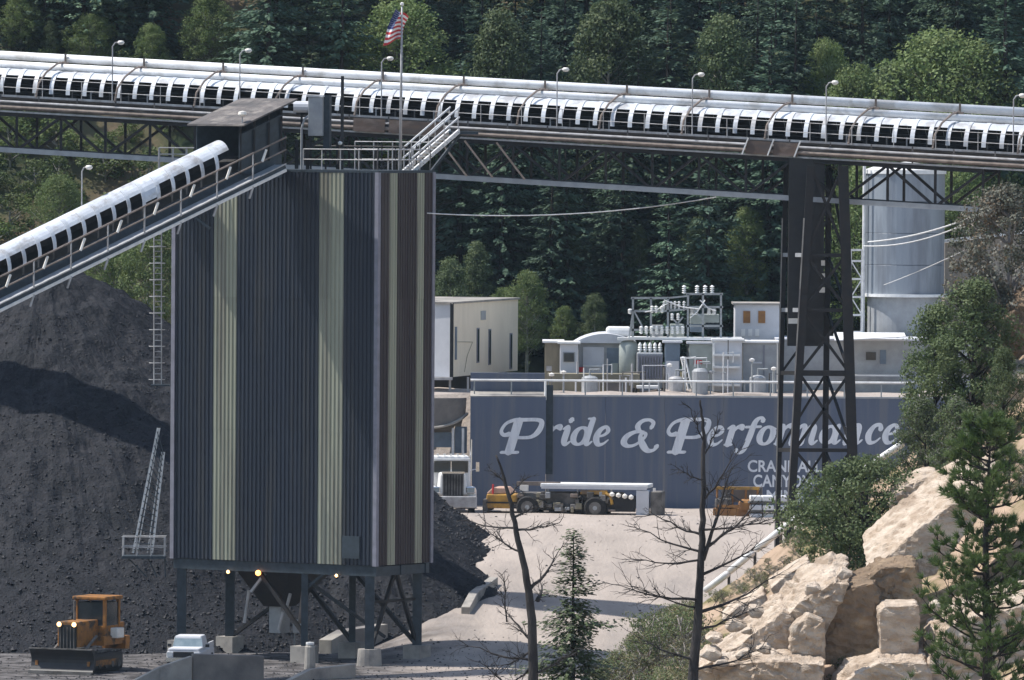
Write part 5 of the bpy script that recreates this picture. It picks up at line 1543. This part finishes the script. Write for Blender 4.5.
# ------------------------------------------------------------------ rocks
def rock(label, poly, Y, depth, m='rock', back_up=0.0, seed=0, sub=3, amp=.10, lean=0.0, back_dx=0.0):
    bm = bmesh.new()
    cpt = P(sum(p[0] for p in poly) / len(poly), max(p[1] for p in poly), Y + depth / 2)
    for (x, y) in poly:
        q = P(x, y, Y); bm.verts.new(q - cpt)
        q2 = q + V(back_dx, depth, back_up); bm.verts.new(q2 - cpt)
    bmesh.ops.convex_hull(bm, input=bm.verts)
    bmesh.ops.dissolve_limit(bm, angle_limit=math.radians(8), verts=bm.verts, edges=bm.edges)
    bmesh.ops.bevel(bm, geom=list(bm.edges), offset=.05, segments=1, affect='EDGES', profile=.6)
    bmesh.ops.triangulate(bm, faces=bm.faces)
    for lim, cuts in ((1.2, 3), (.5, 2), (.3, 1)):
        bmesh.ops.subdivide_edges(bm, edges=[e for e in bm.edges if e.calc_length() > lim], cuts=cuts, use_grid_fill=True)
        bmesh.ops.triangulate(bm, faces=bm.faces)
    bm.normal_update()
    so = V(seed * 3.7, seed * 1.3, seed)
    tilt = V(.35, .1, 1).normalized()
    for v in bm.verts:
        p = v.co
        vd = noise.voronoi(p * .75 + so)[0]
        edge = vd[1] - vd[0]
        d = amp * 1.5 * noise.noise(p * .5 + so) + amp * .9 * (vd[0] - .4)
        if edge < .10: d -= amp * 1.3 * (1 - edge / .10)
        lay = p.dot(tilt) * 2.6 + .8 * noise.noise(p * .6 + so)
        fr_ = lay - math.floor(lay)
        d += amp * (.35 if fr_ < .55 else -.25) * (1 if abs(v.normal.z) < .75 else .2)
        d += amp * .55 * noise.noise(p * 3.5 + so) + amp * .35 * noise.noise(p * 9 + so)
        v.co = p + v.normal * d
    me = bpy.data.meshes.new('boulder'); bm.to_mesh(me); bm.free()
    me.materials.append(M[m])
    o = bpy.data.objects.new('boulder', me); col.objects.link(o); o.location = cpt
    tag(o, label, 'boulder', 'sandstone boulders on the hillside')
    return o
rock('largest sunlit pale sandstone slab tilting up behind the pine', [(866, 574), (905, 545), (945, 508), (968, 494), (1000, 490), (935, 575), (885, 588)], 402, 6, back_up=1.5, seed=1, amp=.07)
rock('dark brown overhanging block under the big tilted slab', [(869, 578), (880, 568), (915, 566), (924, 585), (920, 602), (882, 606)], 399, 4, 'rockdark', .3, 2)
rock('upright pale rectangular sandstone block with flat face', [(879, 612), (884, 606), (918, 605), (920, 616), (917, 660), (880, 661)], 396, 2.5, 'rock', .1, 3, amp=.05)
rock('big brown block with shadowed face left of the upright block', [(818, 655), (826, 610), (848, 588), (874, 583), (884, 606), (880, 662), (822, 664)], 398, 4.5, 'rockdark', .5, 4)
rock('long sunlit slope slab left of the big brown block', [(762, 640), (800, 600), (835, 582), (850, 584), (828, 612), (818, 652), (772, 662)], 397.5, 5, 'rock', 1.0, 5, amp=.12)
rock('cracked pale boulder at the middle of the rock outcrop', [(790, 662), (792, 628), (808, 616), (822, 622), (824, 664)], 396.5, 2.5, 'rock', .2, 6, amp=.09)
rock('low sunlit slab at the left end of the rock outcrop', [(712, 664), (742, 642), (782, 612), (796, 618), (790, 660), (732, 668)], 397.5, 4, 'rock', .6, 7, amp=.11)
rock('broad grey ledge along the bottom of the outcrop', [(690, 700), (695, 668), (770, 660), (825, 664), (822, 705)], 395, 3, 'rock', .4, 8, amp=.1)
rock('pale rounded ledge at the bottom under the upright block', [(832, 700), (850, 676), (880, 662), (925, 664), (945, 700)], 394, 3, 'rock', .5, 9, amp=.1)
rock('ledge behind the pine trunk at the bottom right', [(925, 705), (930, 650), (960, 620), (1050, 600), (1060, 705)], 394.5, 5, 'rock', .8, 10, amp=.12)
rock('thin pale slab among shrubs above the outcrop', [(770, 588), (790, 572), (808, 562), (812, 568), (790, 588), (775, 596)], 405, 2, 'rock', .3, 14, amp=.06)
rock('pale slab half hidden under the round juniper', [(722, 620), (738, 606), (764, 594), (768, 602), (745, 622)], 405, 2, 'rock', .3, 15, amp=.06)
rock('sunlit ledge below the upper junipers', [(890, 505), (902, 490), (922, 480), (936, 478), (930, 498), (900, 520)], 416, 2.5, 'rock', .5, 16, amp=.12)
rock('pink rock patch between the upper junipers at the right edge', [(985, 420), (990, 395), (1015, 380), (1060, 370), (1060, 440), (1000, 450)], 424, 3, 'rock', .8, 17, amp=.12)
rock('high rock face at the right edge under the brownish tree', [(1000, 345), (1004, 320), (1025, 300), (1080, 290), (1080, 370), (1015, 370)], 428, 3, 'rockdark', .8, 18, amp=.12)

rk = random.Random(9)
words = ['left foot', 'lower edge', 'middle', 'right part', 'upper edge', 'crest', 'brushy side', 'pipe side', 'shaded side', 'sunny side', 'far left tip', 'top corner']
for k in range(12):
    cx_, cy_, r_ = [(712, 656, 9), (716, 640, 8), (735, 628, 10), (755, 612, 9), (708, 668, 8), (812, 590, 8), (845, 575, 7), (748, 632, 6), (722, 664, 7), (745, 655, 8), (765, 650, 7), (935, 610, 10)][k]
    poly = [(cx_ + r_ * rk.uniform(.7, 1.5) * math.cos(g_), cy_ + r_ * rk.uniform(.5, .9) * math.sin(g_)) for g_ in np.linspace(0, 2 * PI, 7)[:-1]]
    rock('small broken sandstone rock at the ' + words[k] + ' of the outcrop', poly, 394.5 - rk.uniform(0, 1.5), 1.0, 'rock', .15, 30 + k, amp=.06)

# ------------------------------------------------------------------ vegetation
def np_mesh(name, verts, faces, mats, midx=None, smooth=False):
    me = bpy.data.meshes.new(name)
    me.from_pydata(verts, [], faces)
    for m in mats: me.materials.append(m)
    if midx is not None: me.polygons.foreach_set('material_index', midx)
    me.update()
    return me
class Leaves:
    def __init__(s, seed): s.v = []; s.f = []; s.m = []; s.r = random.Random(seed)
    def quad(s, c, d, up, l, w, mi=0):
        d = d.normalized(); a = d.cross(up)
        if a.length < 1e-3: a = d.cross(V(1, .2, 0))
        a = a.normalized() * (w / 2); n = len(s.v)
        bend = up.normalized() * (-.15 * l)
        s.v += [tuple(c - a * .6), tuple(c + a * .6), tuple(c + d * l * .6 + a + bend * .3), tuple(c + d * l + bend), tuple(c + d * l * .6 - a + bend * .3)]
        s.f.append((n, n + 1, n + 2, n + 3, n + 4)); s.m.append(mi)
    def tri(s, c, d, a, l, w, mi=0):
        n = len(s.v); a = a.normalized() * (w / 2)
        s.v += [tuple(c - a), tuple(c + a), tuple(c + d * l)]
        s.f.append((n, n + 1, n + 2)); s.m.append(mi)
    def rv(s): 
        while True:
            q = V(s.r.uniform(-1, 1), s.r.uniform(-1, 1), s.r.uniform(-1, 1))
            if .05 < q.length < 1: return q.normalized()
    def mesh(s, name, mats): return np_mesh(name, s.v, s.f, mats, s.m)

def make_tree(name, trunk_mesh, crown_mesh, label, cat, loc, group=None, rz=0, sc=1.0):
    r = thing(name, label, cat, loc, group)
    r.rotation_euler = (0, 0, rz)
    r.scale = sc if isinstance(sc, tuple) else (sc, sc, sc)
    for nm, me in (('trunk', trunk_mesh), ('crown', crown_mesh)):
        o = bpy.data.objects.new(nm, me); col.objects.link(o); o.parent = r
    return r
def tube_mesh(name, paths, m, n=6):
    b = MB()
    for pts, rr in paths: b.tube(pts, rr, n)
    me = np_mesh(name, b.v, b.f, [m])
    me.polygons.foreach_set('use_smooth', [True] * len(me.polygons))
    return me

def conifer(h, r, seed, m, m2=None, dens=1.0, start=.08, leafl=.42, levels=None, jit=.19):
    R = random.Random(seed); L = Leaves(seed); paths = []
    lean = V(R.uniform(-.02, .02), R.uniform(-.02, .02), 0)
    paths.append(([V(0, 0, -.6), V(0, 0, 0) , lean * h * .5 + V(0, 0, h * .5), lean * h + V(0, 0, h * .98)], [h * .018, h * .016, h * .009, .015]))
    levels = levels or int(h * 2.6)
    prof = [R.uniform(1 - jit, 1 + jit) for _ in range(levels)]
    for k in range(levels):
        t = (k + R.random() * .8) / levels
        zt = start + (1 - start) * t
        rad = r * (1 - t) ** .85 * prof[k] + .12
        if t < .12: rad *= .6 + t * 3
        nb = max(3, int((5 + 4 * (1 - t)) * dens))
        ph = R.uniform(0, 6.28)
        for j in range(nb):
            g_ = ph + j * 6.283 / nb + R.uniform(-.35, .35)
            if R.random() < .10: continue
            bl = rad * R.uniform(.55, 1.12)
            base = lean * h * zt + V(0, 0, h * zt)
            droop = R.uniform(-.38, -.05) if t < .7 else R.uniform(-.1, .35)
            d = V(math.cos(g_), math.sin(g_), droop).normalized()
            ns = max(2, int(bl / leafl * 3.2 * dens))
            for q in range(ns):
                f = (q + R.random()) / ns
                f = .18 + .82 * f
                c = base + d * bl * f + V(0, 0, .10 * bl * f * f)
                side = V(-d.y, d.x, 0) * R.choice((-1, 1)) * R.uniform(.3, .9)
                ld = (d + side + V(0, 0, R.uniform(-.35, .25))).normalized()
                L.quad(c + V(R.uniform(-.08, .08), R.uniform(-.08, .08), R.uniform(-.12, .1)), ld, V(R.uniform(-.5, .5), R.uniform(-.5, .5), 1), leafl * R.uniform(.7, 1.35) * (1 - .35 * f), leafl * R.uniform(.35, .6), 0 if m2 is None or R.random() > .3 else 1)
        if k % 3 == 0 and t < .8:
            g_ = R.uniform(0, 6.28); paths.append(([lean * h * zt + V(0, 0, h * zt), lean * h * zt + V(math.cos(g_) * rad * .8, math.sin(g_) * rad * .8, h * zt - .1 * rad)], [.04, .012]))
    return tube_mesh('conifer_trunk', paths, M['bark'], 5), L.mesh('conifer_crown', [m] + ([m2] if m2 else []))

def broadleaf(h, rx, rz_, seed, m, clumps=55, per=42, leaf=.26, bark='aspenbark', m2=None, base=.22, conical=0.0, clr=.75):
    R = random.Random(seed); L = Leaves(seed)
    paths = [([V(0, 0, -.5), V(0, 0, h * .3), V(R.uniform(-.2, .2), R.uniform(-.2, .2), h * .85)], [h * .02, h * .016, .03])]
    for c_ in range(clumps):
        t = R.random() ** .8
        z_ = h * (base + (1 - base) * t)
        prof = math.sin(PI * min(1, max(0.03, (t * .86 + .12)))) ** .7
        if conical: prof = lerp(prof, (1 - t) ** .7 + .1, conical)
        g_ = R.uniform(0, 6.283); rr_ = rx * prof * math.sqrt(R.uniform(.12, 1.0)) * R.uniform(.8, 1.12)
        c = V(math.cos(g_) * rr_, math.sin(g_) * rr_, z_)
        if c_ % 3 == 0: paths.append(([V(0, 0, max(.15 * h, z_ - rr_ * .9)), c], [.055, .015]))
        cr = clr * R.uniform(.55, 1.2) * (.6 + .4 * rx / 2)
        for _ in range(per):
            v = L.rv(); q = c + V(v.x * cr, v.y * cr, v.z * cr * .75) * R.uniform(.35, 1.0) ** .5
            L.quad(q, (L.rv() + V(0, 0, -.2)), v + V(0, 0, .7), leaf * R.uniform(.6, 1.3), leaf * R.uniform(.5, .9), 0 if m2 is None or R.random() > .3 else 1)
    return tube_mesh('tree_trunk', paths, M[bark], 5), L.mesh('tree_crown', [m] + ([m2] if m2 else []))

CON = [conifer(12.5, 3.1, 11, M['needle'], None, 1.35, .04, .31), conifer(15.5, 3.0, 12, M['needle'], None, 1.3, .04, .31), conifer(10.5, 3.3, 13, M['needle'], M['needle2'], 1.4, .04, .31), conifer(13, 2.5, 14, M['needle'], None, 1.3, .04, .31),
       conifer(9, 2.6, 15, M['needle2'], M['needle'], 1.3, .04, .31), conifer(14, 3.5, 16, M['needle'], M['needle2'], 1.1, .06, .34)]
ASP = [broadleaf(14, 3.6, 0, 21, M['aspen'], 190, 95, .17, base=.3, clr=.75), broadleaf(15, 3.3, 0, 22, M['aspen'], 190, 95, .17, base=.3, clr=.75), broadleaf(13, 4.4, 0, 23, M['aspen'], 200, 95, .17, base=.3, clr=.75)]
SHR = [broadleaf(2.6, 1.6, 0, 31, M['shrub'], 30, 70, .14, base=.1, clr=.55), broadleaf(3.4, 1.5, 0, 32, M['shrub'], 30, 70, .14, base=.1, clr=.55)]

# dark forest behind the plant
GRP = 'dark conifers on the forested slope'
LBL = 'dark green conifer in the dense forest on the slope behind the gallery'
rf = random.Random(77)
def treeline(px, py_base, Y): return P(px, py_base, Y)
first = [True] * 4
CROOT = []
for i, (tm, cm) in enumerate(CON): CROOT.append(None)
def put(i, x, y, sc, label=LBL, group=GRP, name='conifer', rz=None):
    z = base_z(x, y) - .3
    tm, cm = CON[i]
    return make_tree(name, tm, cm, label, 'tree', (x, y, z), group, rf.uniform(0, 6.28) if rz is None else rz, sc)
# aspen gaps: picture boxes kept free of conifers in front of the pale trees
gaps = [(165, 250, 592), (350, 440, 592), (880, 1000, 592)]
row_y = [579, 583, 587, 591, 595, 600, 606]
for ri, Y0 in enumerate(row_y):
    n = 30
    for k in range(n):
        x = lerp(-40, 40, (k + .5 * (ri % 2)) / (n - 1)) + rf.uniform(-1.0, 1.0)
        y = Y0 + rf.uniform(-2.2, 2.2)
        px = 512 + x * F / y
        if px < -60 or px > 1090: continue
        if px < 175 and (Y0 < 586 or Y0 > 600): continue
        if px > 845 and Y0 < 585: continue
        if any(a < px < b and y < yl + 3 for a, b, yl in gaps): continue
        s_ = rf.uniform(.8, 1.4) * (1.0 if ri < 4 else .9)
        put(rf.choice((0, 0, 1, 1, 2, 3, 3, 4, 5)), x, y, (s_ * rf.uniform(.9, 1.15), s_ * rf.uniform(.9, 1.15), s_))
def put_px(trees, i, px, py_base, Y, height_px, label, name, cat='tree', wide=1.0, group=None, h0=None):
    tm, cm = trees[i]
    zs = max(v.co.z for v in cm.vertices)
    s_ = height_px / (F / Y) / zs
    p = P(px, py_base, Y)
    return make_tree(name, tm, cm, label, cat, (p.x, Y, p.z), group, (px * 1.7) % 6.28, (s_ * wide, s_ * wide, s_))
def gput(trees, i, px, top_py, Y, label, name='aspen_tree', cat='tree', wide=1.0, group=None):
    """stand the tree on the ground at column px and depth Y, its top at top_py"""
    x = P(px, 200, Y).x; z = base_z(x, Y) - .2
    tm, cm = trees[i]; zs = max(v.co.z for v in cm.vertices)
    s_ = (P(px, top_py, Y).z - z) / zs
    return make_tree(name, tm, cm, label, cat, (x, Y, z), group, (px * 1.7) % 6.28, (s_ * wide, s_ * wide, s_))
gput(ASP, 0, 208, -10, 587, 'light green broadleaf tree above the gallery right of the first lamp', wide=1.15)
gput(ASP, 1, 400, -4, 587, 'light green broadleaf tree behind the flag', wide=1.25)
gput(ASP, 2, 940, 24, 585, 'bright green rounded tree above the right end of the gallery', wide=1.2)
gput(ASP, 1, 972, 40, 583, 'second bright green tree half hidden behind the rounded one', wide=1.0)
gput(ASP, 1, 826, 36, 588, 'slender grey green tree rising above the gallery near its right third', wide=.7)
gput(ASP, 0, 528, 268, 573, 'bushy olive green tree right of the cream building', wide=.9)
gput(ASP, 2, 505, 285, 576, 'pale olive tree directly behind the cream building', wide=.8)
gput(ASP, 1, 565, 305, 575, 'low green tree between cream building and equipment house', wide=.9)
gput(ASP, 1, 748, 205, 580, 'grey green tree left of the support tower', wide=.75)
gput(ASP, 2, 870, 150, 577, 'green tree behind the trestle tower and tank', wide=.8)
gput(ASP, 1, 962, 165, 578, 'green tree behind the truss end right of the tank', wide=.9)
gput(ASP, 0, 20, -8, 588, 'green broadleaf tree at the top left corner', wide=1.2)
gput(ASP, 2, 90, 12, 587, 'broad green tree behind the first gallery lamp', wide=1.2)
gput(ASP, 1, 150, 22, 586, 'green tree above the gallery between the two left lamps', wide=1.0)
gput(ASP, 0, 855, 60, 583, 'low green tree right of the slender grey green one', wide=.8)
gput(CON, 1, 1005, -60, 583, 'tall conifer with drooping brownish boughs at the upper right corner', 'conifer', wide=1.1)
gput(CON, 0, 770, 20, 582, 'conifer with pale tips above the gallery left of the tower', 'conifer')
OLV = [broadleaf(13.0, 3.3, 0, 25, M['olive'], 180, 95, .17, base=.2, conical=.4, clr=.75), broadleaf(14.0, 3.0, 0, 26, M['olive'], 180, 95, .17, base=.2, conical=.7, clr=.75)]
for px_, tp, Y_, i_, w_, lb in ((452, 255, 574, 0, .8, 'olive tree close behind the cream building roof'), (478, 240, 577, 1, .8, 'pointed olive tree above the cream building'), (596, 292, 574, 0, .9, 'low olive tree behind the equipment house roof'), (560, 190, 580, 1, .8, 'olive tree in the dark forest under the gallery'), (640, 225, 580, 1, .7, 'narrow olive tree above the substation'), (700, 215, 581, 0, .8, 'olive tree in the forest above the pale hut'), (500, 6, 586, 1, .9, 'olive green tree above the gallery right of the flag'), (610, -6, 587, 0, .9, 'olive tree above the middle of the gallery'), (720, 12, 586, 1, .9, 'olive tree above the gallery left of a lamp'), (50, 20, 587, 1, .9, 'olive tree above the gallery near the left edge'), (300, 10, 587, 1, .8, 'olive tree above the gallery right of the transfer house'), (890, 60, 584, 0, .8, 'low olive tree left of the bright green rounded one')):
    gput(OLV, i_, px_, tp, Y_, lb, 'olive_tree', wide=w_)
# shrubs on the left slope under the gallery
rs = random.Random(5)
k = 0
spots = []
for _ in range(44):
    px_, Y_ = rs.uniform(-10, 175), rs.uniform(556, 588)
    x = P(px_, 200, Y_).x
    tm, cm = SHR[k % 2]
    s_ = rs.uniform(.55, 1.15)
    make_tree('slope_shrub', tm, cm, 'green shrub on the scrubby slope left of the silo under the gallery', 'shrub', (x, Y_, base_z(x, Y_) - .1), 'shrubs on the left slope', rs.uniform(0, 6.28), (s_ * rs.uniform(.9, 1.4), s_ * rs.uniform(.9, 1.4), s_))
    k += 1
for px_, Y_, tp in ((60, 572, 172), (112, 566, 190), (150, 562, 215), (18, 586, 150)):
    gput(ASP, k % 3, px_, tp, Y_, {60: 'taller leafy tree on the left slope below the truss', 112: 'round leafy tree on the left slope above the inclined conveyor', 150: 'dark leafy tree beside the silo left edge', 18: 'leafy tree at the left edge below the truss'}[px_], 'leafy_tree', wide=.9)
    k += 1

# junipers and brush on the foreground hillside
JUN = [broadleaf(3.6, 2.9, 0, 41, M['juniper'], 150, 120, .10, 'bark', base=.05, clr=.55), broadleaf(6.2, 2.0, 0, 42, M['juniper'], 130, 120, .10, 'bark', base=.06, clr=.5, conical=.5), broadleaf(5.0, 2.2, 0, 43, M['juniper'], 110, 110, .10, 'bark', M['greyleaf'], base=.1, clr=.48, conical=.3),
       broadleaf(5.5, 2.3, 0, 44, M['greyleaf'], 130, 120, .10, 'palewood', M['brownleaf'], base=.1, clr=.5)]
def hput(i, px, Y, top_py, label, name='juniper', cat='tree', wide=1.0):
    x = P(px, 450, Y).x; z = hill_z(x, Y) - .25
    tm, cm = JUN[i]; zs = max(v.co.z for v in cm.vertices)
    s_ = (P(px, top_py, Y).z - z) / zs
    return make_tree(name, tm, cm, label, cat, (x, Y, z), None, (px * 2.3) % 6.28, (s_ * wide, s_ * wide, s_))
hput(0, 866, 418, 452, 'large round green juniper over the boulders below the tower', wide=.98)
hput(1, 934, 428, 300, 'tall dark juniper in front of the wall end', wide=.85)
hput(1, 972, 426, 275, 'dense green juniper highest on the hillside', wide=1.1)
hput(2, 925, 424, 395, 'ragged juniper just right of the last letters on the wall', wide=.85)
hput(2, 960, 420, 395, 'bushy juniper at the middle of the right slope', wide=.9)
hput(1, 1004, 421, 345, 'juniper by the right edge above the pine', wide=.8)
hput(2, 1010, 414, 440, 'juniper behind the pine crown', wide=.8)
hput(3, 1008, 431, 180, 'grey brown dying tree at the right edge level with the truss', wide=1.0)
hput(3, 985, 430, 265, 'grey dead branched bush below the dying tree', wide=.7)
BRU = [broadleaf(1.5, 1.0, 0, 51, M['sagebrush'], 22, 60, .07, 'palewood', M['juniper'], base=.05, clr=.34), broadleaf(1.7, 1.2, 0, 52, M['juniper'], 22, 60, .07, 'palewood', M['sagebrush'], base=.05, clr=.36), broadleaf(1.3, 1.1, 0, 53, M['greyleaf'], 18, 50, .065, 'palewood', M['sagebrush'], base=.05, clr=.34)]
rb = random.Random(12)
cnt = 0
for q_ in range(390):
    px_, Y_ = (rb.uniform(608, 1040), rb.uniform(392, 434)) if q_ < 210 else ((rb.uniform(600, 790), rb.uniform(388, 433)) if q_ < 330 else (rb.uniform(700, 830), rb.uniform(421, 431)))
    x = P(px_, 500, Y_).x; z = hill_z(x, Y_)
    if x < 4.2 or (690 < px_ < 830 and Y_ > 431): continue
    q = CAM.z - z; py = 100 + q / Y_ * F
    if px_ > 770 and py > 575 and rb.random() < .8: continue
    if 690 < px_ <= 790 and py > 610 and rb.random() < .75: continue
    if px_ > 865 and 480 < py < 590 and rb.random() < .9: continue
    tm, cm = BRU[rb.randrange(3)]
    s_ = rb.uniform(.5, 1.15) * (1.25 if px_ < 690 else (.42 if px_ < 830 and Y_ > 420 else 1))
    make_tree('brush', tm, cm, 'dry brush growing on the foreground hillside among the rocks', 'shrub', (x, Y_, z - .08), 'brush on the foreground hillside', rb.uniform(0, 6.28), (s_, s_, s_))

# dead trees, fir and pine in the foreground
def dead_tree(label, pts_px, Y, r0, r1, seed, branches):
    R = random.Random(seed)
    root_p = P(pts_px[0][0], pts_px[0][1], Y)
    root = thing('dead_tree', label, 'tree', tuple(root_p))
    pts = [P(x, y, Y) for x, y in pts_px]
    fine = []
    for a_, b_ in zip(pts, pts[1:]):
        for k in range(4): fine.append(a_.lerp(b_, k / 4) + V(R.uniform(-.03, .03), R.uniform(-.04, .04), 0))
    fine.append(pts[-1])
    rr = [lerp(r0, r1, (k / (len(fine) - 1)) ** .8) for k in range(len(fine))]
    MB().tube(fine, rr, 9).build('trunk', M['deadbark'], root, smooth=True)
    tw = MB()
    def twig(p, d, l, r, depth):
        n = 5; q = [p]; dd = d.normalized()
        for k in range(n):
            dd = (dd + V(R.uniform(-.28, .28), R.uniform(-.28, .28), R.uniform(-.22, .24))).normalized()
            q.append(q[-1] + dd * l / n)
        tw.tube(q, [lerp(r, .005, k / n) for k in range(n + 1)], 5)
        if depth > 0:
            for _ in range(4 if depth > 1 else 3):
                i_ = R.randrange(1, n); sd = (dd + V(R.uniform(-.9, .9), R.uniform(-.9, .9), R.uniform(-.6, .7))).normalized()
                twig(q[i_], sd, l * R.uniform(.3, .55), max(.006, r * .5), depth - 1)
    for (x0, y0, x1, y1, r_) in branches:
        a_, b_ = P(x0, y0, Y), P(x1, y1, Y + R.uniform(-1.2, 1.2))
        b = MB(); n = 6; q = []
        for k in range(n + 1):
            t = k / n; q.append(a_.lerp(b_, t) + V(R.uniform(-.04, .04), R.uniform(-.05, .05), R.uniform(-.05, .05)) * min(1, 3 * t) + V(0, 0, -.12 * math.sin(PI * t) * (b_ - a_).length * .3))
        b.tube(q, [lerp(r_, .012, k / n) for k in range(n + 1)], 6); b.build('branch', M['deadbark'], root, smooth=True)
        for _ in range(13):
            i_ = R.randrange(1, n + 1); d = (b_ - a_).normalized()
            twig(q[i_], d + V(R.uniform(-.8, .8), R.uniform(-.8, .8), R.uniform(-.7, .7)), (b_ - a_).length * R.uniform(.2, .45), .014, 1)
    o = tw.build('twigs', M['deadbark'], root); o['kind'] = 'stuff'
    return root
dead_tree('bare dead tree in front of the coal yard, forking near its pale top', [(534, 760), (533, 690), (532, 620), (527, 580), (518, 540), (511, 505), (504, 478), (496, 455)], 300, .22, .03, 3,
          [(531, 660, 470, 645, .05), (531, 640, 505, 610, .05), (529, 590, 560, 552, .07), (521, 552, 486, 530, .04), (516, 530, 560, 522, .05), (516, 528, 470, 522, .045), (513, 518, 532, 507, .05), (508, 498, 524, 478, .035), (505, 482, 490, 470, .03), (533, 700, 480, 662, .05), (532, 675, 575, 650, .045), (535, 665, 500, 690, .04), (538, 600, 542, 586, .09), (532, 650, 498, 668, .04), (507, 622, 503, 575, .03)])
dead_tree('taller bare dead tree with wide drooping boughs in front of the rocky slope', [(691, 770), (692, 690), (697, 640), (700, 590), (702, 540), (703, 500), (704, 450), (703, 420), (700, 400)], 300, .225, .03, 8,
          [(699, 600, 620, 585, .06), (698, 608, 640, 588, .04), (700, 560, 635, 560, .045), (702, 552, 640, 528, .05), (703, 535, 655, 515, .05), (701, 575, 760, 545, .06), (700, 612, 770, 580, .07), (703, 560, 730, 470, .08), (706, 548, 760, 502, .06), (704, 500, 735, 455, .045), (703, 440, 690, 410, .025), (704, 455, 718, 425, .03), (703, 480, 680, 470, .03), (695, 660, 640, 640, .05), (694, 670, 760, 650, .05), (700, 530, 770, 520, .05), (698, 630, 750, 610, .05)])

def spruce_fg(label, px, top_py, base_py, Y, r, seed):
    h = P(px, top_py, Y).z - P(px, base_py, Y).z
    tm, cm = conifer(h, r, seed, M['needle2'], M['greyleaf'], 1.5, .1, .19, int(h * 6.5), jit=.4)
    return make_tree('fir_tree', tm, cm, label, 'tree', tuple(P(px, base_py, Y)), None, .5)
spruce_fg('thin half grey young fir standing between the two dead trees', 572, 528, 790, 310, 2.5, 61)

def pine_tree(label, px, top_py, base_py, Y, seed):
    R = random.Random(seed); L = Leaves(seed); base = P(px, base_py, Y)
    h = P(px, top_py, Y).z - base.z
    paths = [([V(0, 0, 0), V(.05, 0, h * .4), V(-.05, 0, h * .7), V(.1, 0, h)], [.22, .17, .10, .02])]
    def tuft(c, d):
        for _ in range(34):
            v = (L.rv() + d * 1.1 + V(0, 0, .25)).normalized()
            a = v.cross(L.rv()); L.tri(c + L.rv() * .05, v, a, R.uniform(.18, .34), .034)
    nb = 105
    for k in range(nb):
        t = (k + R.random()) / nb
        z_ = h * (.16 + .84 * t)
        bl = (3.0 * (1 - t) ** .7 + .3) * R.uniform(.55, 1.15)
        g_ = R.uniform(0, 6.283)
        d = V(math.cos(g_), math.sin(g_), R.uniform(-.15, .35)).normalized()
        q = [V(0, 0, z_)]; n = 6
        for j in range(n):
            d = (d + V(R.uniform(-.18, .18), R.uniform(-.18, .18), R.uniform(-.05, .22))).normalized(); q.append(q[-1] + d * bl / n)
        paths.append((q, [lerp(.045, .012, j / n) for j in range(n + 1)]))
        for j in range(2, n + 1):
            for _ in range(2 if j < n else 3):
                sd = (d + V(R.uniform(-1, 1), R.uniform(-1, 1), R.uniform(-.3, .8))).normalized()
                e = q[j] + sd * R.uniform(.08, .5)
                paths.append(([q[j], e], [.014, .008]))
                tuft(e, sd)
    tm = tube_mesh('pine_trunk', paths, M['bark'], 5); cm = L.mesh('pine_crown', [M['pine']])
    return make_tree('pine_tree', tm, cm, label, 'tree', tuple(base), None, 0)
pine_tree('green foreground pine with needle tufts at the right edge before the rocks', 985, 425, 800, 300, 71)

# loose stones and grit on the yard
rg = random.Random(33)
gb = MB()
for q_ in range(3600):
    x, y = (rg.uniform(-8, 24), rg.uniform(470, 539)) if q_ < 1100 else (rg.uniform(-30, 0), rg.uniform(458, 492))
    z = soft_z(x, y); r_ = rg.choice((.02, .03, .03, .05, .08))
    vv = [(x + r_ * rg.uniform(.7, 1.4) * dx, y + r_ * rg.uniform(.7, 1.4) * dy, z + r_ * dz_) for dx, dy, dz_ in ((1, 0, 0), (-1, 0, 0), (0, 1, 0), (0, -1, 0), (0, 0, .9))]
    gb.cur = rg.choice((0, 0, 1)) if q_ < 1100 else 1
    gb.add(vv, [(0, 2, 4), (2, 1, 4), (1, 3, 4), (3, 0, 4)])
o = gb.build('gravel', [M['ground'], M['lump']])
tag(o, 'scattered small stones and coal bits on the pale yard', 'gravel', kind='stuff')

# thin bluish air between the camera and the far slope
hm = bpy.data.materials.new('haze air')
hm.use_nodes = True
hn = hm.node_tree
hn.nodes.clear()
pv = hn.nodes.new('ShaderNodeVolumePrincipled')
pv.inputs['Color'].default_value = (0.62, 0.80, 1.0, 1)
pv.inputs['Density'].default_value = 0.000045
pv.inputs['Anisotropy'].default_value = 0.2
ho = hn.nodes.new('ShaderNodeOutputMaterial')
hn.links.new(pv.outputs[0], ho.inputs['Volume'])
hb_ = MB()
hb_.box((0, 550, 300), (1300, 1600, 610))
hz = hb_.build('haze', hm)
tag(hz, kind='stuff')
